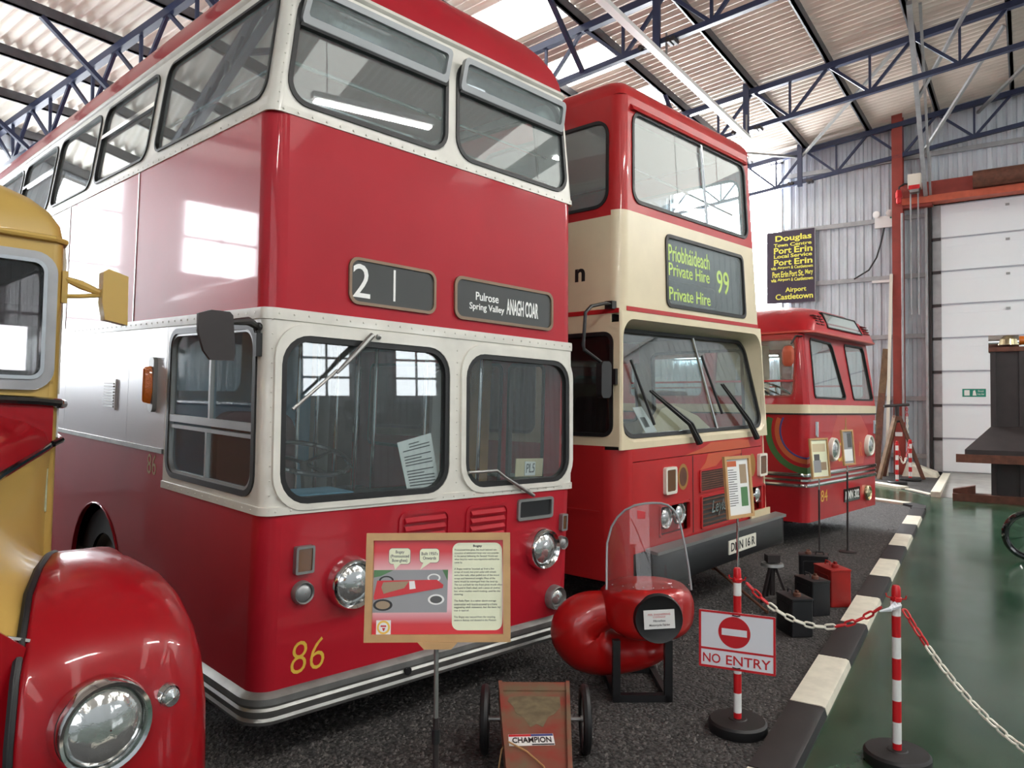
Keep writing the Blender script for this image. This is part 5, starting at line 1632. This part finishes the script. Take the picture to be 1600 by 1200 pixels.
# ---------------------------------------------------------------- wooden bogey cart
def build_cart():
    root = thing('wooden_cart', 'home-made red wooden bogey cart with pram wheels and CHAMPION sticker', 'cart', loc=(3.245, 2.08, .012), rz=VR)
    TILT = Matrix.Translation((0, 0, .25)) @ Matrix.Rotation(math.atan(.10), 4, 'X') @ Matrix.Translation((0, 0, -.25))
    def board(pts, z0, z1, m, nm):
        o = MB().prism(pts, z0, z1).build(nm, m, root)
        o.matrix_local = TILT
        return o
    board([(-.19, .19), (.185, .19), (.175, .10), (-.182, .10)], .235, .262, 'cart_red', 'cross_board')
    board([(-.182, .10), (.175, .10), (.115, -.9), (-.12, -.9)], .235, .255, 'cart_red', 'seat_board')
    for s in (-1, 1):
        MB().add([(s * .19, .19, .16), (s * .19, .19, .27), (s * .17, .19, .27), (s * .17, .19, .16), (s * .125, -.9, .16), (s * .125, -.9, .27), (s * .105, -.9, .27), (s * .105, -.9, .16)],
                 [(0, 1, 2, 3), (7, 6, 5, 4), (0, 4, 5, 1), (1, 5, 6, 2), (2, 6, 7, 3), (3, 7, 4, 0)]).build('side_rail', 'cart_red', root).matrix_local = TILT
    MB().cyl((-.27, 0, .165), (.27, 0, .165), .010, n=10).build('axle', 'dull_metal', root)
    MB().box(-.17, -.03, .165, .17, .03, .235).build('axle_block', 'old_wood', root)
    MB().cyl((-.24, -.8, .12), (.24, -.8, .12), .010, n=10).build('axle', 'dull_metal', root)
    MB().box(-.2, -.84, .12, .2, -.76, .235).build('axle_block', 'cart_red', root)
    for x, y, R, tm in ((-.255, 0, .165, 'rubber'), (.255, 0, .165, 'rubber'), (-.23, -.8, .12, 'plastic_white'), (.23, -.8, .12, 'plastic_white')):
        g = MB().tube([(x, y + (R - .018) * math.cos(2 * PI * i / 28), R + (R - .018) * math.sin(2 * PI * i / 28)) for i in range(28)], .022, 8, closed=True).build('wheel', tm, root)
        MB().tube([(x, y + (R - .034) * math.cos(2 * PI * i / 28), R + (R - .034) * math.sin(2 * PI * i / 28)) for i in range(28)], .008, 6, closed=True).build('rim', 'dull_metal', g)
        for i in range(12):
            a = 2 * PI * i / 12
            MB().tube([(x, y, R), (x, y + (R - .034) * math.cos(a), R + (R - .034) * math.sin(a))], .0018, 4).build('spoke', 'dull_metal', g)
        MB().cyl((x - .022, y, R), (x + .022, y, R), .016, n=12).build('hub', 'aluminium', g)
    board([(-.13, .04), (-.05, .05), (.13, .045), (.125, -.06), (.09, -.13), (.06, -.15), (.03, -.25), (.0, -.22), (-.03, -.25), (-.06, -.16), (-.10, -.12), (-.11, -.06), (-.14, .0)], .255, .2556, 'worn_wood', 'worn_patch')
    T = TILT @ Matrix.Translation((-.028, -.36, .256)) @ Matrix.Rotation(math.radians(3), 4, 'Z')
    st_ = link('sticker', MB().prism(rect(-.105, -.048, .105, .048), 0, .001).mesh('sticker', 'plastic_white'), root, T)
    MB().prism([(-.103, .028), (0, .028), (0, .046), (-.103, .046)], .001, .0014).build('sticker_band', 'sign_red', st_)
    MB().prism([(0, .028), (.103, .028), (.103, .046), (0, .046)], .001, .0014).build('sticker_band', 'ring_blue', st_)
    MB().prism([(0, -.046), (.103, -.046), (.103, -.036), (0, -.036)], .001, .0014).build('sticker_band', 'black', st_)
    text('sticker_text', 'CHAMPION', -.088, -.026, .092, .020, 'black', st_, lambda x, y, z: (x, y, .001 + z), off=.02)
    MB().tube([(-.165, -.37, .18), (-.14, -.385, .226), (-.05, -.47, .218), (.02, -.58, .206), (.06, -.78, .186)], .004, 6).build('rope', 'pine', root)
    MB().tube([(-.165, -.37, .18), (-.18, -.42, .1), (-.20, -.50, .01)], .004, 6).build('rope', 'pine', root)
    return root
build_cart()

# ---------------------------------------------------------------- motorcycle fairing and its stand
FR = VR + math.radians(1)
def build_fairing():
    root = thing('motorcycle_fairing', 'red fibreglass motorcycle fairing with clear screen and white card', 'fairing', loc=(4.24, 1.90, 0), rz=FR)
    mb = MB()
    rings = []
    for y, rx, rz, zc, xo in ((-.175, .10, .09, .525, .02), (-.170, .16, .115, .525, .015), (-.145, .225, .14, .53, .01), (-.10, .270, .160, .535, .005), (-.02, .287, .168, .54, 0), (.08, .285, .165, .545, 0), (.20, .25, .14, .55, 0), (.28, .2, .11, .55, -.02)):
        ring = []
        for k in range(32):
            a = 2 * PI * k / 32
            c, s = math.cos(a), math.sin(a)
            e = 2 / 2.6
            ring.append((xo + rx * math.copysign(abs(c) ** e, c), y + .10 * (abs(c) ** 3) * (rx / .275) ** 2, zc + rz * math.copysign(abs(s) ** e, s)))
        rings.append(ring)
    mb.loft(rings)
    mb.build('nose', 'fairing_red', root, smooth=60)
    path = [(-.15, .10, .52), (-.25, .11, .50), (-.34, .12, .47), (-.40, .13, .42), (-.41, .14, .35), (-.35, .15, .28), (-.25, .16, .235), (-.12, .17, .215), (.0, .18, .215), (.09, .16, .245), (.14, .14, .30)]
    rad = [.10, .12, .145, .165, .178, .175, .15, .12, .095, .07, .03]
    fine, frad = [], []
    for i in range(len(path) - 1):
        q = [Vector(path[max(0, min(len(path) - 1, j))]) for j in (i - 1, i, i + 1, i + 2)]
        for k in range(4):
            t = k / 4
            fine.append(.5 * (2 * q[1] + (q[2] - q[0]) * t + (2 * q[0] - 5 * q[1] + 4 * q[2] - q[3]) * t * t + (3 * q[1] - q[0] - 3 * q[2] + q[3]) * t ** 3))
            frad.append(rad[i] + (rad[i + 1] - rad[i]) * t)
    mb = MB()
    mb.tube(fine + [path[-1]], frad + [rad[-1]], 28)
    mb.build('leg_shield', 'fairing_red', root, smooth=70)
    g = MB().lathe([(.146, -.02), (.138, .014), (.122, .006), (.002, .002)], (.022, -.174, .527), (0, -1, 0), 32).build('lamp_cover', 'rubber', root)
    T = Matrix.Translation((.022, -.183, .53)) @ Matrix.Rotation(math.radians(3), 4, 'Y').inverted()
    cd = link('card', MB().plate(rect(-.09, -.055, .09, .055), [], -.002, 0, lambda a, c, d: (a, d - .006, c)).mesh('card', 'paper'), root, T)
    tf = lambda x, y, z: (x, -.0085 - z, y)
    text('card_text', 'PEEL ENGINEERING\nCOMPANY', -.065, .008, .065, .034, 'sign_red', cd, tf, ext=.0004)
    text('card_text', 'Fibreglass', -.035, -.018, .035, -.002, 'print_grey', cd, tf, ext=.0004, off=.02)
    text('card_text', 'Motorcycle Fairing', -.06, -.042, .06, -.026, 'print_grey', cd, tf, ext=.0004, off=.02)
    # screen
    prof = [(.66, -.262, .250), (.80, -.258, .236), (.93, -.252, .216), (1.03, -.225, .196), (1.09, -.19, .178), (1.135, -.145, .15), (1.165, -.09, .115), (1.178, -.03, .07)]
    sy = lambda x, z: -.125 + 1.5 * x * x + (z - .68) * .20
    def grid(off):
        return [[(l + (r_ - l) * k / 16, sy(l + (r_ - l) * k / 16, z) + off, z) for k in range(17)] for z, l, r_ in prof]
    MB().loft(grid(0), cap=False, closed_u=False).build('screen', 'perspex', root, smooth=70)
    edge = [(l, sy(l, z), z) for z, l, r_ in prof] + [(.02, sy(.02, 1.18), 1.181)] + [(r_, sy(r_, z), z) for z, l, r_ in reversed(prof)]
    MB().tube(edge, .007, 6).build('screen_trim', 'galvanised', root)
    ex = MB()
    for k in range(9):
        x = -.23 + .46 * k / 8
        ex.ball((x, sy(x, .695) - .006, .695), .004, 4)
    tag(ex.build('screen_screws', 'chrome', root), kind='stuff')
    MB().plate([(-.03, 1.06), (.015, 1.06), (.02, 1.10), (-.03, 1.11)], [], -.003, 0, lambda a, c, d: (a - .05, sy(a, c) + d, c + .03)).build('screen_badge', 'plastic_red', root)
    return root
build_fairing()
fs = thing('display_stand', 'black square-tube stand under the red fairing', 'stand', loc=(4.24, 1.90, 0.012), rz=FR)
for x in (-.21, .10):
    MB().bar((x, -.07, 0), (x, -.07, .362), .045).build('leg', 'black', fs)
    MB().bar((x, -.07, .018), (x, .40, .018), .036).build('base_bar', 'black', fs)
MB().bar((-.23, -.07, .02), (.12, -.07, .02), .045).build('base_bar', 'black', fs)
MB().bar((-.23, .40, .018), (.12, .40, .018), .036).build('base_bar', 'black', fs)

# ---------------------------------------------------------------- petrol cans, jack and lever on the gravel
def can(label, loc, rz, m, cap='rust', s=1.0):
    root = thing('petrol_can', label, 'petrol can', loc=loc, rz=rz, group='petrol cans on the gravel')
    root.scale = (s, s, s)
    lo = [[(x, y, z) for x, y in rr(-.13 * k, -.085 * k, .13 * k, .085 * k, .014)] for z, k in ((0, .97), (.006, 1), (.27, 1), (.276, 1.03), (.288, 1.03), (.29, .985))]
    MB().loft(lo).build('body', m, root)
    MB().lathe([(.028, .288), (.028, .312), (.022, .318), (.002, .318)], (-.045, 0, 0), (0, 0, 1), 12).build('cap', cap, root)
    MB().box(-.06, -.008, .316, -.03, .008, .335).build('cap_grip', cap, root)
    MB().tube([(.02, 0, .285), (.03, 0, .318), (.09, 0, .318), (.10, 0, .285)], .007, 6).build('handle', m, root)
    for sy in (-1, 1):
        MB().ring(rr(-.10, .03, .10, .24, .02), rr(-.092, .038, .092, .232, .015), -.003, 0, lambda a, c, d, q=sy: (a, q * (.085 - d), c)).build('pressed_panel', m, root)
    return root
A = math.radians(42)
can('black petrol can standing closest to the barrier chain', (6.05, 1.50, .012), A, 'can_black')
can('black petrol can in the middle, brass cap tipped up', (6.72, 1.52, .012), A + .1, 'can_black')
can('black petrol can at the back by the sign pole', (7.75, 1.74, .012), VR - .3, 'can_black')
can('red petrol can standing against the painted kerb', (7.12, 1.44, .012), A, 'can_red', cap='can_red', s=1.12)
tj = thing('axle_stand', 'small dark tripod axle stand behind the petrol cans', 'axle stand', loc=(6.9, 1.9, .012), rz=VR)
for a in (90, 215, 325):
    c, s = math.cos(math.radians(a)), math.sin(math.radians(a))
    MB().bar((.02 * c, .02 * s, .33), (.15 * c, .15 * s, 0), .022).build('leg', 'dark_steel', tj)
MB().cyl((0, 0, .31), (0, 0, .335), .10, .095, n=20).build('top_plate', 'dull_metal', tj)
MB().cyl((0, 0, .05), (0, 0, .36), .025, n=12).build('screw', 'dark_steel', tj)
MB().box(-.055, -.05, .345, .055, .05, .41).build('head', 'dark_steel', tj)
lv = thing('lever_bar', 'long rusty lever bar lying on the gravel under the bus bumper', 'lever', loc=(6.43, 1.81, 0))
MB().cyl((0, 0, .03), (.56, .68, .235), .013, n=10).build('shaft', 'rust', lv)
MB().cyl((.53, .645, .224), (.585, .71, .243), .030, .032, n=12).build('head', 'rust', lv)
MB().cyl((.30, .36, .012), (.295, .358, .14), .02, n=8).build('rest', 'rust', lv)
# second thin fork leaning behind the barrier post
# ---------------------------------------------------------------- things by the end wall
bd = thing('destination_board', 'dark purple board of yellow bus destinations on the end wall', 'sign board', loc=(0, 0, 0))
MB().box(20.83, 4.60, 4.45, 20.87, 5.85, 6.40).build('board', 'board_purple', bd)
MB().box(20.82, 4.585, 4.45, 20.875, 4.60, 6.40).build('board_edge', 'galvanised', bd)
BM = lambda x, y, z: (20.828 - z, -x, y)
zz = lambda py: 6.394 - (py - 358) * .01713
for s, y0, y1, a, c in (('Douglas', 364, 376, -5.62, -4.68), ('Town Centre', 376.5, 382, -5.66, -4.68), ('Port Erin', 383, 393, -5.66, -4.66), ('Local Service', 394, 400, -5.66, -4.67), ('Port Erin', 402, 411.5, -5.66, -4.66), ('via Airport & Castletown', 413, 418, -5.74, -4.65),
                        ('Port Erin  Port St. Mary', 421, 430.5, -5.70, -4.65), ('via Airport & Castletown', 432, 437.5, -5.74, -4.65), ('Airport', 447, 456.5, -5.36, -4.82), ('Castletown', 457, 466, -5.62, -4.65)):
    unit = (c - a) / (sum(len(w_) for w_ in s.split()) + .6 * (len(s.split()) - 1))
    for w_ in s.split():
        text('board_text', w_, a, zz(y1), a + unit * len(w_), zz(y0), 'board_letter', bd, BM, off=.025, ext=.004)
        a += unit * (len(w_) + .6)
el = thing('emergency_light', 'white emergency light box with twin heads on the wall rail', 'lamp', loc=(20.84, 2.95, 6.36))
MB().box(-.03, -.2, -.17, .06, .2, .12).build('housing', 'plastic_white', el)
for y in (-.13, .13):
    MB().lathe([(.03, 0), (.085, .05), (.09, .10), (.07, .11), (.002, .11)], (-.0, y, .18), (-1, y * 2, -.2), 14).build('lamp_head', 'plastic_white', el)
MB().box(-.032, -.19, .04, -.03, -.15, .08).build('indicator_led', 'exit_green', el)
cb = MB().tube([(20.86, 2.70, 6.52), (20.86, 2.82, 6.42), (20.86, 2.94, 6.18), (20.86, 3.02, 5.8), (20.86, 3.12, 5.45), (20.86, 3.3, 5.15), (20.86, 3.65, 4.95)], .02, 8).build('wall_cable', 'rubber')
tag(cb, 'loose black cable drooping from the emergency light', 'cable')
lt = MB().box(20.80, 2.74, 4.80, 20.86, 3.22, 4.86).build('strip_offcut', 'plastic_white')
tag(lt, 'short white strip lying along the wall rail', 'strip')
hs = thing('chain_hoist', 'door hoist motor with hanging chains beside the red column', 'hoist', loc=(20.4, 2.2, 6.9))
MB().box(-.12, -.14, .05, .12, .14, .40).build('motor', 'plastic_ivory', hs)
MB().box(-.13, -.10, -.05, .10, .10, .08).build('gearbox', 'dull_metal', hs)
MB().box(-.14, -.12, .02, -.12, .12, .12).build('warning_band', 'plastic_red', hs)
for y, z in ((-.07, -3.0), (.09, -3.0)):
    MB().cyl((0, y, 0), (0, y, z), .018, n=6).build('hand_chain', 'galvanised', hs)
MB().cyl((0, .28, -.5), (0, .28, -5.6), .028, n=6).build('load_chain', 'galvanised', hs)
MB().lathe([(.01, 0), (.06, .02), (.06, .15), (.075, .16), (.075, .28), (.05, .34), (.002, .36)], (-.05, .34, -.28), (0, 0, 1), 14).build('plug_socket', 'plastic_red', hs)
MB().tube([(-.05, .34, .05), (-.05, .33, .14), (-.05, .22, .20), (-.05, .13, .18)], .02, 6).build('plug_cable', 'rubber', hs)
js = thing('tripod_stand', 'tall rusty screw-topped tripod stand against the red column', 'jack stand', loc=(19.45, 2.50, .01), rz=VR)
for a, m in ((200, 'old_wood'), (345, 'rust'), (95, 'rust')):
    c, s = math.cos(math.radians(a)), math.sin(math.radians(a))
    MB().bar((.05 * c, .05 * s, 1.45), (.55 * c, .55 * s, 0), .09, .07).build('leg', m, js)
MB().cyl((0, 0, 1.3), (0, 0, 1.68), .05, n=12).build('screw', 'dark_steel', js)
MB().cyl((-.3, 0, 1.68), (.28, 0, 1.72), .035, n=10).build('top_bar', 'dark_steel', js)
MB().cyl((0, 0, 1.35), (0, 0, 1.45), .10, n=16).build('collar', 'rust', js)
for i, (a, c, w_, m, l) in enumerate((((20.25, 3.12, 0), (20.53, 2.86, 3.1), .16, 'old_wood', 'wide brown plank leaning on the red column'), ((19.75, 2.98, 0), (20.30, 2.93, 2.0), .12, 'rust', 'short rusty board leaning on the red column'), ((20.0, 2.80, 0), (20.52, 2.74, 4.95), .07, 'plastic_ivory', 'tall cream measuring staff leaning on the red column'))):
    o = MB().bar(a, c, w_, .04, upv=(1, 0, 0)).build('plank' if i < 2 else 'measuring_staff', m)
    tag(o, l, 'plank' if i < 2 else 'staff')
# ---------------------------------------------------------------- vehicle lift post and wheel at the far right
lf = thing('vehicle_lift', 'dark steel vehicle lift post with sloping ramp before the roller door', 'vehicle lift', loc=(16.15, .29, 0), rz=-math.radians(89))
MB().plate([(-.25, -.15), (.25, -.15), (.25, .2), (.16, .2), (.16, -.08), (-.16, -.08), (-.16, .2), (-.25, .2)], [], .02, 2.72, lambda a, c, d: (a, c, d)).build('column', 'dark_steel', lf)
MB().box(-.16, -.06, .05, .16, .15, 2.7).build('channel', 'black', lf)
MB().cyl((0, .05, .1), (0, .05, 2.7), .05, n=10).build('lift_screw', 'dark_steel', lf)
for x in (-.215, .215):
    MB().box(x - .04, -.20, .02, x + .04, -.15, 2.75).build('flange', 'dark_steel', lf)
MB().box(-.28, -.22, 2.70, .28, .25, 2.78).build('top_plate', 'rust', lf)
MB().cyl((-.28, 0, 2.88), (.18, 0, 2.88), .13, n=18).build('motor', 'chrome', lf)
MB().lathe([(.2, 0), (.18, .1), (.1, .17), (.002, .19)], (.02, 0, 2.82), (0, 0, 1), 18).build('motor_cowl', 'brass_chrome', lf)
MB().cyl((.18, 0, 2.90), (.30, 0, 2.90), .08, n=14).build('motor_end', 'amber', lf)
MB().add([(-.25, -.25, 1.36), (.6, -.25, 1.36), (.9, -1.1, .98), (-.62, -1.1, .98), (-.25, -.25, 1.30), (.6, -.25, 1.30), (.9, -1.1, .80), (-.62, -1.1, .80)],
         [(0, 3, 2, 1), (4, 5, 6, 7), (0, 1, 5, 4), (1, 2, 6, 5), (2, 3, 7, 6), (3, 0, 4, 7)]).build('ramp', 'dark_steel', lf)
MB().box(-.75, -1.14, .76, .9, -1.08, .90).build('ramp_lip', 'rust', lf)
MB().box(-.85, -.30, 0, 1.2, .0, .13).build('base_beam', 'rust', lf)
MB().add([(-.85, -.2, 0), (-.5, -.2, 0), (-.5, 0, 0), (-.85, 0, 0), (-.85, -.2, .2), (-.5, -.2, .28), (-.5, 0, .28), (-.85, 0, .2)], [(0, 3, 2, 1), (4, 5, 6, 7), (0, 1, 5, 4), (1, 2, 6, 5), (2, 3, 7, 6), (3, 0, 4, 7)]).build('base_foot', 'rust', lf)
bw = thing('cycle_wheel', 'black cycle tyre standing on the green floor, cropped by the photo edge', 'wheel', loc=(10.33, -.01, 0), rz=-math.radians(90))
c = (.02, 0, .29)
MB().tube([(c[0] + .255 * math.cos(2 * PI * i / 36), 0, c[2] + .255 * math.sin(2 * PI * i / 36)) for i in range(36)], .035, 10, closed=True).build('tyre', 'gloss_black', bw)
MB().tube([(c[0] + .225 * math.cos(2 * PI * i / 36), 0, c[2] + .225 * math.sin(2 * PI * i / 36)) for i in range(36)], .012, 6, closed=True).build('rim', 'rubber', bw)
for i in range(10):
    a = 2 * PI * i / 10 + .3
    MB().tube([c, (c[0] + .22 * math.cos(a), 0, c[2] + .22 * math.sin(a))], .002, 4).build('spoke', 'rubber', bw)
MB().cyl((c[0], -.05, c[2]), (c[0], .05, c[2]), .03, n=12).build('hub', 'rubber', bw)
for y in (-.055, .055):
    MB().tube([(c[0], y, c[2]), (c[0] + .10, y, c[2] + .30), (c[0] + .13, 0, c[2] + .38)], .011, 6).build('fork', 'gloss_black', bw)
